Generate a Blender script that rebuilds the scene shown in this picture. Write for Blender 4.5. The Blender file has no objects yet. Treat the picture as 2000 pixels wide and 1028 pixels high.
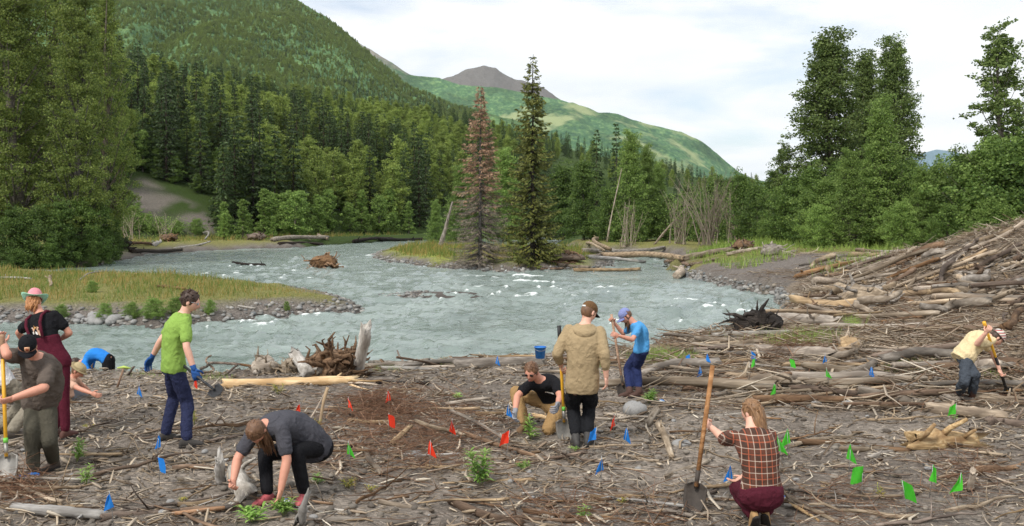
import bpy, math, random
import numpy as np
from mathutils import Matrix, Vector
random.seed(7)
RNG = np.random.default_rng(11)
PI = math.pi
SC = bpy.context.scene
COL = SC.collection
R = math.radians

# ------------------------------------------------------------------ camera, sky, sun, exposure
F, HZ, CH = 1800.0, 430.0, 2.7          # focal length in photo pixels, horizon row, eye height
cam_d = bpy.data.cameras.new('camera'); cam = bpy.data.objects.new('camera', cam_d); COL.objects.link(cam)
cam.location = (0, 0, CH); cam.rotation_euler = (R(90), 0, 0)
cam_d.sensor_width = 36; cam_d.lens = 36*F/2000; cam_d.shift_y = -0.042
cam_d.clip_start = 0.1; cam_d.clip_end = 30000
SC.camera = cam
SUN_EL, SUN_AZ = R(48), R(215)          # azimuth measured clockwise from +Y
world = bpy.data.worlds.new('World'); SC.world = world; world.use_nodes = True
def build_world():
    nt = world.node_tree; nt.nodes.clear(); L = nt.links.new
    out = nt.nodes.new('ShaderNodeOutputWorld')
    sky = nt.nodes.new('ShaderNodeTexSky'); sky.sky_type = 'NISHITA'; sky.sun_disc = False
    sky.sun_elevation = SUN_EL; sky.sun_rotation = SUN_AZ; sky.air_density = 1.0; sky.dust_density = 1.5
    b1 = nt.nodes.new('ShaderNodeBackground'); b1.inputs[1].default_value = 0.13; L(sky.outputs[0], b1.inputs[0])
    tc = nt.nodes.new('ShaderNodeTexCoord')
    sep = nt.nodes.new('ShaderNodeSeparateXYZ'); L(tc.outputs['Generated'], sep.inputs[0])
    def m(op, a, b=None, clamp=False):
        n = nt.nodes.new('ShaderNodeMath'); n.operation = op; n.use_clamp = clamp
        for i, v in enumerate((a, b)):
            if v is None: continue
            if isinstance(v, (int, float)): n.inputs[i].default_value = v
            else: L(v, n.inputs[i])
        return n.outputs[0]
    zz = m('ADD', m('MAXIMUM', sep.outputs[2], 0.0), 0.16)
    cx = m('DIVIDE', sep.outputs[0], zz); cy = m('DIVIDE', sep.outputs[1], zz)
    comb = nt.nodes.new('ShaderNodeCombineXYZ'); L(cx, comb.inputs[0]); L(cy, comb.inputs[1])
    n1 = nt.nodes.new('ShaderNodeTexNoise'); n1.inputs['Scale'].default_value = 0.95; n1.inputs['Detail'].default_value = 7; n1.inputs['Roughness'].default_value = 0.55; n1.inputs['Distortion'].default_value = 0.3
    L(comb.outputs[0], n1.inputs[0])
    r1 = nt.nodes.new('ShaderNodeValToRGB'); r1.color_ramp.elements[0].position = 0.36; r1.color_ramp.elements[1].position = 0.50
    L(n1.outputs[0], r1.inputs[0])
    n2 = nt.nodes.new('ShaderNodeTexNoise'); n2.inputs['Scale'].default_value = 1.7; n2.inputs['Detail'].default_value = 6; n2.inputs['Roughness'].default_value = 0.5
    mp = nt.nodes.new('ShaderNodeMapping'); mp.inputs['Location'].default_value = (3.1, 5.2, 0.7); L(comb.outputs[0], mp.inputs[0]); L(mp.outputs[0], n2.inputs[0])
    r2 = nt.nodes.new('ShaderNodeValToRGB'); e = r2.color_ramp.elements
    e[0].position = 0.30; e[0].color = (0.76, 0.80, 0.84, 1); e[1].position = 0.58; e[1].color = (0.90, 0.905, 0.905, 1)
    L(n2.outputs[0], r2.inputs[0])
    b2 = nt.nodes.new('ShaderNodeBackground'); b2.inputs[1].default_value = 1.0; L(r2.outputs[0], b2.inputs[0])
    mix = nt.nodes.new('ShaderNodeMixShader')
    mask = m('ADD', m('MULTIPLY', r1.outputs[0], 0.62), 0.36, True)
    L(mask, mix.inputs[0]); L(b1.outputs[0], mix.inputs[1]); L(b2.outputs[0], mix.inputs[2]); L(mix.outputs[0], out.inputs[0])
build_world()
sun_d = bpy.data.lights.new('sun', 'SUN'); sun_d.energy = 2.4; sun_d.angle = R(10); sun_d.color = (1.0, 0.95, 0.88)
sun = bpy.data.objects.new('sun', sun_d); COL.objects.link(sun)
sdir = Vector((math.sin(SUN_AZ)*math.cos(SUN_EL), math.cos(SUN_AZ)*math.cos(SUN_EL), math.sin(SUN_EL)))
sun.rotation_euler = sdir.to_track_quat('Z', 'Y').to_euler(); sun.location = sdir*50
SC.view_settings.view_transform = 'Standard'; SC.view_settings.look = 'None'
SC.view_settings.exposure = 0.38; SC.view_settings.gamma = 1.0; SC.view_settings.use_curve_mapping = False
SC.render.engine = 'CYCLES'
SC.cycles.max_bounces = 6; SC.cycles.diffuse_bounces = 3; SC.cycles.glossy_bounces = 2; SC.cycles.transmission_bounces = 3
SC.cycles.use_denoising = True; SC.cycles.denoising_input_passes = 'RGB_ALBEDO_NORMAL'; SC.cycles.denoising_prefilter = 'FAST'
SC.cycles.volume_bounces = 0

# ------------------------------------------------------------------ noise
def _h(ix, iy, iz, s):
    n = (ix.astype(np.int64)*374761393 + iy.astype(np.int64)*668265263 + iz.astype(np.int64)*2147483647 + s*974634777) & 0xffffffff
    n = ((n ^ (n >> 13))*1274126177) & 0xffffffff
    return ((n ^ (n >> 16)) & 0xffff)/65535.0
def vnoise(x, y, z=None, s=0):
    x = np.asarray(x, float); y = np.asarray(y, float); z = np.zeros_like(x) if z is None else np.asarray(z, float)
    ix, iy, iz = np.floor(x), np.floor(y), np.floor(z); fx, fy, fz = x-ix, y-iy, z-iz
    u, v, w = (f*f*f*(f*(f*6-15)+10) for f in (fx, fy, fz))
    def c(a, b): return _h(ix+a, iy+b, iz, s)
    def c1(a, b): return _h(ix+a, iy+b, iz+1, s)
    lo = (c(0,0)*(1-u)+c(1,0)*u)*(1-v)+(c(0,1)*(1-u)+c(1,1)*u)*v
    if not np.any(fz): return lo*2-1
    hi = (c1(0,0)*(1-u)+c1(1,0)*u)*(1-v)+(c1(0,1)*(1-u)+c1(1,1)*u)*v
    return (lo*(1-w)+hi*w)*2-1
def fbm(x, y, z=None, o=4, s=0, g=0.5):
    t = 0; a = 1.0; f = 1.0; n = 0
    for k in range(o):
        t = t+a*vnoise(np.asarray(x)*f, np.asarray(y)*f, None if z is None else np.asarray(z)*f, s+k*17); n += a; a *= g; f *= 2.03
    return t/n
def sstep(a, b, x):
    t = np.clip((np.asarray(x, float)-a)/(b-a), 0, 1); return t*t*(3-2*t)

# ------------------------------------------------------------------ objects
def srgb(h, k=1.0):
    h = h.lstrip('#'); o = []
    for i in (0, 2, 4):
        v = int(h[i:i+2], 16)/255; o.append(min(1, k*(v/12.92 if v <= .04045 else ((v+.055)/1.055)**2.4)))
    return tuple(o)
def mesh(name, V, Fs, mats=(), smooth=False, col=None, mi=None):
    """Fs: int array (n,k) or a list of such arrays"""
    V = np.asarray(V, np.float32).reshape(-1, 3)
    if not isinstance(Fs, list): Fs = [Fs]
    Fs = [np.asarray(f, np.int32) for f in Fs if len(f)]
    me = bpy.data.meshes.new(name)
    me.vertices.add(len(V)); me.vertices.foreach_set('co', V.ravel())
    nl = sum(f.size for f in Fs); npol = sum(len(f) for f in Fs)
    me.loops.add(nl); me.polygons.add(npol)
    me.loops.foreach_set('vertex_index', np.concatenate([f.ravel() for f in Fs]))
    tot = np.concatenate([np.full(len(f), f.shape[1], np.int32) for f in Fs])
    st = np.concatenate([[0], np.cumsum(tot)[:-1]]).astype(np.int32)
    me.polygons.foreach_set('loop_start', st)
    if smooth: me.polygons.foreach_set('use_smooth', np.ones(npol, bool))
    if mi is not None: me.polygons.foreach_set('material_index', np.asarray(mi, np.int32))
    for m in (mats if isinstance(mats, (list, tuple)) else [mats]): me.materials.append(m)
    if col is not None:
        a = me.color_attributes.new('Col', 'FLOAT_COLOR', 'POINT')
        c = np.ones((len(V), 4), np.float32); c[:, :3] = col; a.data.foreach_set('color', c.ravel())
    me.update(); me.validate()
    return me
def ob(name, me, parent=None, loc=None, label=None, cat=None, group=None, kind=None):
    o = bpy.data.objects.new(name, me); COL.objects.link(o)
    if parent is not None: o.parent = parent
    if loc is not None: o.location = loc
    return tag(o, label, cat, group, kind)
def tag(o, label=None, cat=None, group=None, kind=None):
    for k, v in (('label', label), ('category', cat), ('group', group), ('kind', kind)):
        if v is not None: o[k] = v
    return o
class MB:
    def __init__(s): s.V = []; s.F = {}; s.n = 0; s.MI = {}
    def add(s, V, Fs, m=0):
        V = np.asarray(V, float).reshape(-1, 3)
        if not isinstance(Fs, list): Fs = [Fs]
        for f in Fs:
            f = np.asarray(f, int)
            if f.size:
                s.F.setdefault(f.shape[1], []).append(f+s.n); s.MI.setdefault(f.shape[1], []).append(np.full(len(f), m))
        s.V.append(V); s.n += len(V); return s
    def mesh(s, name, mats, smooth=False):
        ks = sorted(s.F)
        return mesh(name, np.concatenate(s.V), [np.concatenate(s.F[k]) for k in ks], mats, smooth, mi=np.concatenate([np.concatenate(s.MI[k]) for k in ks]))
def frames(P):
    P = np.asarray(P, float); T = np.gradient(P, axis=0); T /= np.linalg.norm(T, axis=1)[:, None]+1e-9
    n = np.cross(T[0], (0, 0, 1)); n = n if np.linalg.norm(n) > .2 else np.cross(T[0], (0, 1, 0)); n /= np.linalg.norm(n)
    Ns = []
    for t in T:
        n = n-t*np.dot(n, t); n = n/(np.linalg.norm(n)+1e-9); Ns.append(n)
    Ns = np.array(Ns); return T, Ns, np.cross(T, Ns)
def tube(P, rad, n=8, cap=True, jit=0.0, rng=RNG):
    P = np.asarray(P, float); k = len(P); rad = np.broadcast_to(np.asarray(rad, float), (k,))
    T, N, B = frames(P); a = np.arange(n)*2*PI/n
    rr = rad[:, None]*(1+jit*rng.uniform(-1, 1, (k, n)))
    V = P[:, None]+rr[..., None]*(np.cos(a)[None, :, None]*N[:, None]+np.sin(a)[None, :, None]*B[:, None])
    V = V.reshape(-1, 3); i = np.arange(k-1)[:, None]*n; j = np.arange(n)[None]; j2 = (j+1) % n
    Q = np.stack([i+j, i+j2, i+n+j2, i+n+j], -1).reshape(-1, 4)
    if cap:
        V = np.vstack([V, P[0], P[-1]]); c0, c1 = k*n, k*n+1; j = np.arange(n); j2 = (j+1) % n
        return V, [Q, np.concatenate([np.stack([np.full(n, c0), j2, j], -1), np.stack([np.full(n, c1), (k-1)*n+j, (k-1)*n+j2], -1)])]
    return V, [Q]
def capsule(P, rad, n=12):
    """closed tapered limb with rounded ends"""
    P = [np.asarray(p, float) for p in P]; rad = list(rad)
    d0 = P[0]-P[1]; d0 /= np.linalg.norm(d0)+1e-9; d1 = P[-1]-P[-2]; d1 /= np.linalg.norm(d1)+1e-9
    A = [P[0]+d0*rad[0]*.95, P[0]+d0*rad[0]*.6]; B = [P[-1]+d1*rad[-1]*.6, P[-1]+d1*rad[-1]*.95]
    return tube(A+P+B, [rad[0]*.3, rad[0]*.8]+rad+[rad[-1]*.8, rad[-1]*.3], n)
def ell(c, r, n=16, m=10, M=None):
    th = np.linspace(0, PI, m+1)[1:-1]; ph = np.arange(n)*2*PI/n
    V = np.stack([np.sin(th)[:, None]*np.cos(ph), np.sin(th)[:, None]*np.sin(ph), np.repeat(np.cos(th)[:, None], n, 1)], -1).reshape(-1, 3)
    V = np.vstack([V, (0, 0, 1), (0, 0, -1)]); k = m-1
    i = np.arange(k-1)[:, None]*n; j = np.arange(n)[None]; j2 = (j+1) % n
    Q = np.stack([i+j, i+n+j, i+n+j2, i+j2], -1).reshape(-1, 4); j = np.arange(n); j2 = (j+1) % n
    Tn = np.concatenate([np.stack([np.full(n, k*n), j, j2], -1), np.stack([np.full(n, k*n+1), (k-1)*n+j2, (k-1)*n+j], -1)])
    V = V*np.asarray(r)
    if M is not None: V = V@np.asarray(M).T
    return V+np.asarray(c), [Q, Tn]
def loft(C, A, Bv, n=20):
    """closed loft of ellipses: centres C, half axis vectors A and Bv"""
    C, A, Bv = (np.asarray(v, float) for v in (C, A, Bv)); k = len(C); a = np.arange(n)*2*PI/n
    V = (C[:, None]+np.cos(a)[None, :, None]*A[:, None]+np.sin(a)[None, :, None]*Bv[:, None]).reshape(-1, 3)
    i = np.arange(k-1)[:, None]*n; j = np.arange(n)[None]; j2 = (j+1) % n
    Q = np.stack([i+j, i+j2, i+n+j2, i+n+j], -1).reshape(-1, 4); j = np.arange(n); j2 = (j+1) % n
    V = np.vstack([V, C[0], C[-1]])
    return V, [Q, np.concatenate([np.stack([np.full(n, k*n), j2, j], -1), np.stack([np.full(n, k*n+1), (k-1)*n+j, (k-1)*n+j2], -1)])]
def box(c, s, M=None):
    V = np.array([(x, y, z) for x in (-.5, .5) for y in (-.5, .5) for z in (-.5, .5)])*np.asarray(s)
    if M is not None: V = V@np.asarray(M).T
    return V+np.asarray(c), np.array([(0,1,3,2),(4,6,7,5),(0,4,5,1),(2,3,7,6),(0,2,6,4),(1,5,7,3)])

# ------------------------------------------------------------------ materials
class NT:
    def __init__(s, name):
        s.m = bpy.data.materials.new(name); s.m.use_nodes = True; s.t = s.m.node_tree; s.t.nodes.clear()
        s.out = s.t.nodes.new('ShaderNodeOutputMaterial')
    def n(s, typ, ins=None, **kw):
        d = s.t.nodes.new('ShaderNode'+typ)
        for k, v in kw.items(): setattr(d, k, v)
        for k, v in (ins or {}).items(): s.set(d.inputs[k], v)
        return d
    def set(s, sock, v):
        if isinstance(v, bpy.types.NodeSocket): s.t.links.new(v, sock)
        elif isinstance(v, bpy.types.Node): s.t.links.new(v.outputs[0], sock)
        elif isinstance(v, (tuple, list)) and len(v) == 3 and sock.type == 'RGBA': sock.default_value = (*v, 1)
        else: sock.default_value = v
    def math(s, op, a, b=0.0, clamp=False): return s.n('Math', {0: a, 1: b}, operation=op, use_clamp=clamp).outputs[0]
    def ramp(s, fac, stops):
        d = s.n('ValToRGB', {0: fac}); e = d.color_ramp.elements
        while len(e) < len(stops): e.new(0.5)
        for el, (p, c) in zip(e, stops): el.position = p; el.color = (*c, 1) if len(c) == 3 else c
        return d.outputs[0]
    def mix(s, fac, a, b, blend='MIX'):
        d = s.n('Mix', data_type='RGBA', blend_type=blend); s.set(d.inputs[0], fac); s.set(d.inputs[6], a); s.set(d.inputs[7], b); return d.outputs[2]
    def noise(s, vec, scale, detail=4, rough=.55, dist=0):
        d = s.n('TexNoise', {'Scale': scale, 'Detail': detail, 'Roughness': rough, 'Distortion': dist}); s.set(d.inputs[0], vec); return d.outputs[0]
    def coord(s, kind='Object', scale=(1, 1, 1)):
        c = s.n('TexCoord').outputs[kind] if kind != 'Pos' else s.n('NewGeometry').outputs['Position']
        return c if scale == (1, 1, 1) else s.n('Mapping', {0: c, 3: scale}).outputs[0]
    def value(s, col, fac): return s.n('HueSaturation', {'Value': fac, 'Color': col}).outputs[0]
    def rng(s, x, a, b): return s.n('MapRange', {0: x, 3: a, 4: b}).outputs[0]
    def bsdf(s, col, rough=.8, bump=None, bs=.3, bd=.02, **ins):
        p = s.n('BsdfPrincipled', {'Base Color': col, 'Roughness': rough, **{k.replace('_', ' '): v for k, v in ins.items()}})
        if bump is not None: s.set(p.inputs['Normal'], s.n('Bump', {'Height': bump, 'Strength': bs, 'Distance': bd}).outputs[0])
        s.set(s.out.inputs[0], p.outputs[0]); return p
def plain(name, col, rough=.7, var=.12, scale=25, bump=.15, **kw):
    n = NT(name); c = n.coord(); f = n.noise(c, scale, 5)
    n.bsdf(n.value(col, n.rng(f, 1-var*2, 1+var*2)), rough, f, bump, .01, **kw); return n.m
def wood(name, dark, mid, pale, rough=.85, isl=False, bark=0.0):
    n = NT(name); c = n.coord('Object', (2.2, 26, 26)); f = n.noise(c, 1.0, 6, .6, .6)
    g = n.noise(n.coord('Object', (1, 3, 3)), 2.2, 4)
    col = n.ramp(f, [(.28, dark), (.5, mid), (.75, pale)])
    col = n.mix(n.ramp(g, [(.42, (0, 0, 0)), (.68, (1, 1, 1))]), col, dark)
    rnd = n.n('ObjectInfo').outputs['Random']
    if isl: rnd = n.n('NewGeometry').outputs['Random Per Island']
    col = n.value(col, n.rng(rnd, .6, 1.35))
    hs = n.n('HueSaturation', {'Saturation': n.rng(n.math('FRACT', n.math('MULTIPLY', rnd, 7.3)), .55, 1.15), 'Color': col})
    n.bsdf(hs.outputs[0], rough, f, .7, .02, Specular_IOR_Level=.2); return n.m
def leafmat(name, a, b, trans=.3, sc=.35, isl=.5, rough=.55, st=(.25, .75)):
    n = NT(name); g = n.n('NewGeometry'); f = n.noise(n.coord('Object'), sc, 3)
    k = n.math('ADD', n.math('MULTIPLY', f, 1-isl), n.math('MULTIPLY', g.outputs['Random Per Island'], isl))
    col = n.ramp(k, [(st[0], a), (st[1], b)])
    col = n.value(col, n.rng(n.n('ObjectInfo').outputs['Random'], .8, 1.2))
    p = n.n('BsdfPrincipled', {'Base Color': col, 'Roughness': rough, 'Specular IOR Level': .25})
    t = n.n('BsdfTranslucent', {0: n.value(col, 1.25)})
    mx = n.n('MixShader', {0: trans, 1: p.outputs[0], 2: t.outputs[0]}); n.set(n.out.inputs[0], mx.outputs[0]); return n.m

# ------------------------------------------------------------------ pixel of the photo -> place in the world
def at(px, py, Y): return np.array(((px-1000)/F*Y, Y, CH-(py-HZ)/F*Y))
# ------------------------------------------------------------------ terrain
ZW = -0.8
def wl(px, py): Y = (CH-ZW)*F/(py-HZ); return ((px-1000)/F*Y, Y)
NEAR = [(-80,17.4),(-10,17.4),(-6,17.5),(-3.6,17.6),(-2.6,18.1),(0.5,19.8),(2.2,20.8),(3.6,22.6),(5.0,23.6),(6.2,25),(7.6,28),(9.8,33),(11.0,37),(12.0,42),(11.1,50),(10.6,55),(11.2,63),(12.5,72),(16,80),(22,92),(40,120),(300,260),(300,-60),(-80,-60)]
BAR = [wl(*p) for p in [(-400,640),(0,632),(150,632),(300,641),(430,629),(560,621),(680,613),(702,604),(690,592),(600,575),(450,559),(250,548),(0,540),(-400,537)]]
ISLE = [wl(*p) for p in [(728,501),(760,512),(850,523),(950,530),(1010,532),(1080,530),(1150,527),(1182,519),(1190,508)]]+[(9,88),(5.3,97),(-6,106),(-14,108)]
FAR = [(-3000,60),(-90,62),(-40,66),(-31,69),(-33.5,77),(-37,94),(-34,107),(-28,115),(-25.5,131),(-21,147),(-15,158),(-2,176),(6,200),(4,260),(20,400),(2000,420),(9000,9000),(-9000,9000)]
BACK = [(6,112),(9,99),(14,92),(20,88),(40,112),(300,270),(900,420),(20,300),(9,180)]
def sdp(x, y, poly):
    P = np.asarray(poly, float); d = np.full(x.shape, 1e18); ins = np.zeros(x.shape, bool)
    for a, b in zip(P, np.roll(P, -1, 0)):
        e = b-a; wx = x-a[0]; wy = y-a[1]; t = np.clip((wx*e[0]+wy*e[1])/(e@e), 0, 1)
        d = np.minimum(d, (wx-t*e[0])**2+(wy-t*e[1])**2)
        c = ((a[1] <= y) & (b[1] > y)) | ((b[1] <= y) & (a[1] > y))
        with np.errstate(divide='ignore', invalid='ignore'):
            ins ^= c & (x < a[0]+(y-a[1])/(b[1]-a[1]+1e-12)*e[0])
    return np.where(ins, -1, 1)*np.sqrt(d)
UU = [-1, -.41, -.33, -.2, -.1, 0, .1, .24, .5]
def hill(x, y):
    u = np.clip(x/np.maximum(y, 1), -1, .5)
    B = np.interp(u, UU, [100, 124, 134, 152, 172, 215, 270, 380, 600]); Rr = np.interp(u, UU, [230, 285, 310, 360, 420, 490, 560, 740, 1100])
    Ht = np.interp(u, UU, [47, 46, 45, 44, 47, 45, 40, 32, 22])
    s = np.clip((y-B)/(Rr-B), 0, 1); back = np.clip((y-Rr)/600, 0, 1)
    return Ht*(s**.82)*(1-.6*back)+np.where(s > 0, fbm(x*.03, y*.03, o=3, s=5)*3*np.minimum(s*4, 1), 0)
def mound(x, y):
    m = 2.25*np.exp(-((x-20.8)/4.4)**2-((y-33)/8)**2)
    m = m+.55*sstep(7, 16, x)*sstep(24, 40, y)*(1-sstep(90, 130, y))
    m = m+.18*sstep(3, 9, x)*sstep(12, 20, y)
    m = m+1.05*(1-sstep(1.5, 6.5, y))*np.exp(-(x/9)**2)
    return m
LANDS = [(NEAR, 0.0, 1.0), (BAR, -.2, 1.8), (ISLE, -.2, 2.2), (FAR, .15, 3.0), (BACK, .2, 3.0)]
def height(x, y, full=False):
    x = np.atleast_1d(np.asarray(x, float)); y = np.atleast_1d(np.asarray(y, float))
    z = np.full(x.shape, -9.0); who = np.zeros(x.shape, int); edge = np.full(x.shape, 99.0)
    jag = fbm(x*.35, y*.35, o=3, s=3)
    for i, (poly, top, w) in enumerate(LANDS):
        d = sdp(x, y, poly)+jag*np.where(y > 60, 1.2, .45)
        f = sstep(w, -w, d) if False else 1-sstep(-w, w, d)
        zi = (2*ZW-top)*(1-f)+top*f
        zi = np.where(d > w, 2*ZW-top-.2, zi)
        who = np.where(zi > z, i, who); edge = np.where(zi > z, -d, edge); z = np.maximum(z, zi)
    land = sstep(ZW-.1, ZW+.4, z)
    z = z+land*np.where(who == 0, mound(x, y)*np.where(y > 12, sstep(.3, 6, edge), 1), 0)+land*hill(x, y)*(y > 90)
    far = np.clip(y/40, .6, 3)
    z = z+land*(fbm(x*.9/far, y*.9/far, o=4, s=9)*.10*np.minimum(far, 1.6)+np.where(y < 60, fbm(x*4, y*4, o=3, s=21)*.055, 0))
    # a low gravel bar just breaking the water
    z = np.maximum(z, ZW+.10-((x+3.6)/3.6)**2*.35-((y-43.5)/2.6)**2*.35+fbm(x*1.5, y*1.5, s=4)*.10)
    if full: return z, who, edge
    return z
def h1(x, y): return float(height(x, y)[0])
_LZ = np.exp(np.linspace(math.log(6.5), math.log(260), 260))
def ground(px, py, lift=0.0):
    """where the ray through a photo pixel first comes within lift of the ground"""
    X = (px-1000)/F*_LZ; Z = CH-(py-HZ)/F*_LZ; H = np.maximum(height(X, _LZ), ZW)+lift
    k = np.argmax(Z <= H) if np.any(Z <= H) else len(_LZ)-1
    if k > 0:
        a, b = Z[k-1]-H[k-1], Z[k]-H[k]; t = a/(a-b+1e-9); Y = _LZ[k-1]+(_LZ[k]-_LZ[k-1])*np.clip(t, 0, 1)
    else: Y = _LZ[0]
    return at(px, py, Y)
def scree_mask(x, y):
    u = x/np.maximum(y, 1); yb = np.interp(u, [-.46, -.43, -.40, -.36, -.325, -.30], [100, 142, 149, 144, 135, 100])+fbm(x*.12, y*.12, o=3, s=2)*9
    return (1-sstep(yb-3, yb+3, y))*(hill(x, y) > .2)*sstep(-.35, .1, fbm(x*.2, y*.1, o=3, s=13))
def build_ground():
    ys = np.concatenate([np.linspace(-30, 3.4, 24), 3.5*np.exp(np.arange(0, math.log(9000/3.5), .0128))])
    us = np.linspace(-1, 1, 289); us = us*(.82+.18*np.abs(us)**3)
    W = .85*np.maximum(ys, 0)+12
    X = W[:, None]*us[None]; Y = np.repeat(ys[:, None], len(us), 1)
    z, who, edge = height(X.ravel(), Y.ravel(), True); x, y = X.ravel(), Y.ravel()
    n, m = len(ys), len(us); i = np.arange(n-1)[:, None]*m; j = np.arange(m-1)[None]
    Q = np.stack([i+j, i+j+1, i+m+j+1, i+m+j], -1).reshape(-1, 4)
    dirt = np.array(srgb('#948a7f')); dirt2 = np.array(srgb('#7c736a')); gravel = np.array(srgb('#77706a')); grass = np.array(srgb('#7c7a48')); floor_ = np.array(srgb('#3a4a22')); scree = np.array(srgb('#716b63'))
    k = sstep(-.35, .35, fbm(x*.6, y*.6, o=4, s=31))[:, None]
    c = dirt*(1-k)+dirt2*k
    c = np.where(((who == 0) & (x > 3) & (y > 13))[:, None], c*.45+np.array(srgb('#80705e'))*.55, c)
    g = (sstep(.6, 2.2, edge+fbm(x*.5, y*.5, s=8)*1.2))[:, None]
    isl = ((who == 1) | (who == 2) | (who >= 3))[:, None]
    c = np.where(isl, gravel*(1-g)+np.where((who == 2)[:, None], np.array(srgb('#8a9048')), grass)*g, c)
    rb = ((who == 0) & (x > 8) & (y > 40))[:, None]; gg = sstep(-.1, .3, fbm(x*.25, y*.25, s=77)+sstep(44, 60, y)*.7-.25)[:, None]
    c = np.where(rb, gravel*(1-gg)+grass*gg, c)
    c = np.where((y > 120)[:, None], floor_, c)
    u = x/np.maximum(y, 1)
    sm = scree_mask(x, y)
    sm = sm[:, None]; c = c*(1-sm)+scree*sm
    wet = sstep(ZW+.22, ZW+.02, z)[:, None]; c = c*(1-.45*wet)
    n_ = NT('earth'); pos = n_.coord('Pos'); at_ = n_.n('Attribute', attribute_name='Col').outputs[0]
    f1 = n_.noise(pos, 9, 8, .68); f2 = n_.noise(pos, 70, 3, .6)
    v = n_.n('TexVoronoi', {'Scale': 38, 'Randomness': 1}); n_.set(v.inputs[0], n_.n('Mapping', {0: pos, 3: (.45, 1, 1)}).outputs[0])
    col = n_.value(at_, n_.rng(f1, .35, 1.6))
    chip = n_.math('GREATER_THAN', n_.n('SeparateColor', {0: v.outputs['Color']}).outputs[0], .78)
    col = n_.mix(n_.math('MULTIPLY', chip, .55), col, n_.value(at_, 1.9))
    col = n_.mix(n_.math('MULTIPLY', n_.math('LESS_THAN', n_.n('SeparateColor', {0: v.outputs['Color']}).outputs[1], .22), .5), col, n_.value(at_, .5))
    hgt = n_.math('ADD', n_.math('MULTIPLY', f1, 1.2), n_.math('ADD', n_.math('MULTIPLY', f2, .3), n_.math('MULTIPLY', v.outputs['Distance'], -.5)))
    n_.bsdf(col, .95, hgt, 1.0, .06, Specular_IOR_Level=.15)
    ob('ground', mesh('ground', np.stack([x, y, z], -1), Q, n_.m, True, c), kind='structure')
build_ground()

def build_water():
    ys = np.exp(np.arange(math.log(16.2), math.log(420), .0088)); us = np.linspace(-1, 1, 390)
    X = (.72*ys+2)[:, None]*us[None]; Y = np.repeat(ys[:, None], len(us), 1); x, y = X.ravel(), Y.ravel()
    wx = x+fbm(x*.25, y*.25, s=41)*2.0; wy = y+fbm(x*.25, y*.25, s=43)*2.0
    a = 1-np.abs(vnoise(wx*.75+wy*.15, wy*1.15, s=51)); b = 1-np.abs(vnoise(wx*1.9, wy*2.7, s=53)); c = fbm(wx*.35, wy*.5, o=3, s=57)
    rap = .55+.45*sstep(-.3, .5, fbm(x*.12, y*.09, o=3, s=61))       # stretches of quicker water
    calm = 1-.75*np.exp(-((x-8.5)/4)**2-((y-60)/9)**2)-.8*np.exp(-((x+27)/7)**2-((y-62)/5)**2)
    rap = rap*np.clip(calm, .12, 1)
    z = ZW+rap*(.17*(a**3-.35)+.08*(b**2-.4)+.12*c+.05*fbm(wx*4.2, wy*5.2, o=2, s=67))
    crest = a**3*.75+.35*b**3+.5*c
    foam = sstep(.76, 1.22, crest*rap+.30*sstep(.1, .6, fbm(x*.5, y*.8, o=3, s=71))*rap)
    bank = sstep(.0, -.35, height(x, y)-ZW+.0)
    edge = sstep(-.55, -.1, height(x, y)-ZW)
    foam = np.clip(foam+.35*edge*rap*sstep(-.1, .5, fbm(x*1.3, y*1.3, s=73)), 0, 1)
    n, m = len(ys), len(us); i = np.arange(n-1)[:, None]*m; j = np.arange(m-1)[None]
    Q = np.stack([i+j, i+j+1, i+m+j+1, i+m+j], -1).reshape(-1, 4)
    t = NT('river_water'); pos = t.coord('Pos'); fo = t.n('SeparateColor', {0: t.n('Attribute', attribute_name='Col').outputs[0]}).outputs[0]
    w1 = t.noise(t.n('Mapping', {0: pos, 3: (1, 1.5, 1)}).outputs[0], 1.7, 5, .58, .8); w2 = t.noise(pos, .35, 3)
    br = t.noise(t.n('Mapping', {0: pos, 3: (1, 1.8, 1)}).outputs[0], 5.5, 6, .7, .5)
    fm = t.n('MapRange', {0: t.math('ADD', fo, t.math('MULTIPLY', t.math('SUBTRACT', br, .5), 1.5)), 1: .42, 2: .78}).outputs[0]
    fm = t.math('MULTIPLY', fm, t.n('MapRange', {0: fo, 1: 0.02, 2: .25}).outputs[0], True)
    base = t.ramp(w2, [(.3, srgb('#6b7973')), (.7, srgb('#8e9b95'))])
    col = t.mix(fm, base, srgb('#e9efec'))
    p = t.bsdf(col, t.math('ADD', t.math('MULTIPLY', fm, .5), .10), w1, 1.0, .17); p.inputs['IOR'].default_value = 1.33
    ob('river', mesh('river', np.stack([x, y, z], -1), Q, t.m, True, np.repeat(foam[:, None], 3, 1)), kind='structure')
build_water()

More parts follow.
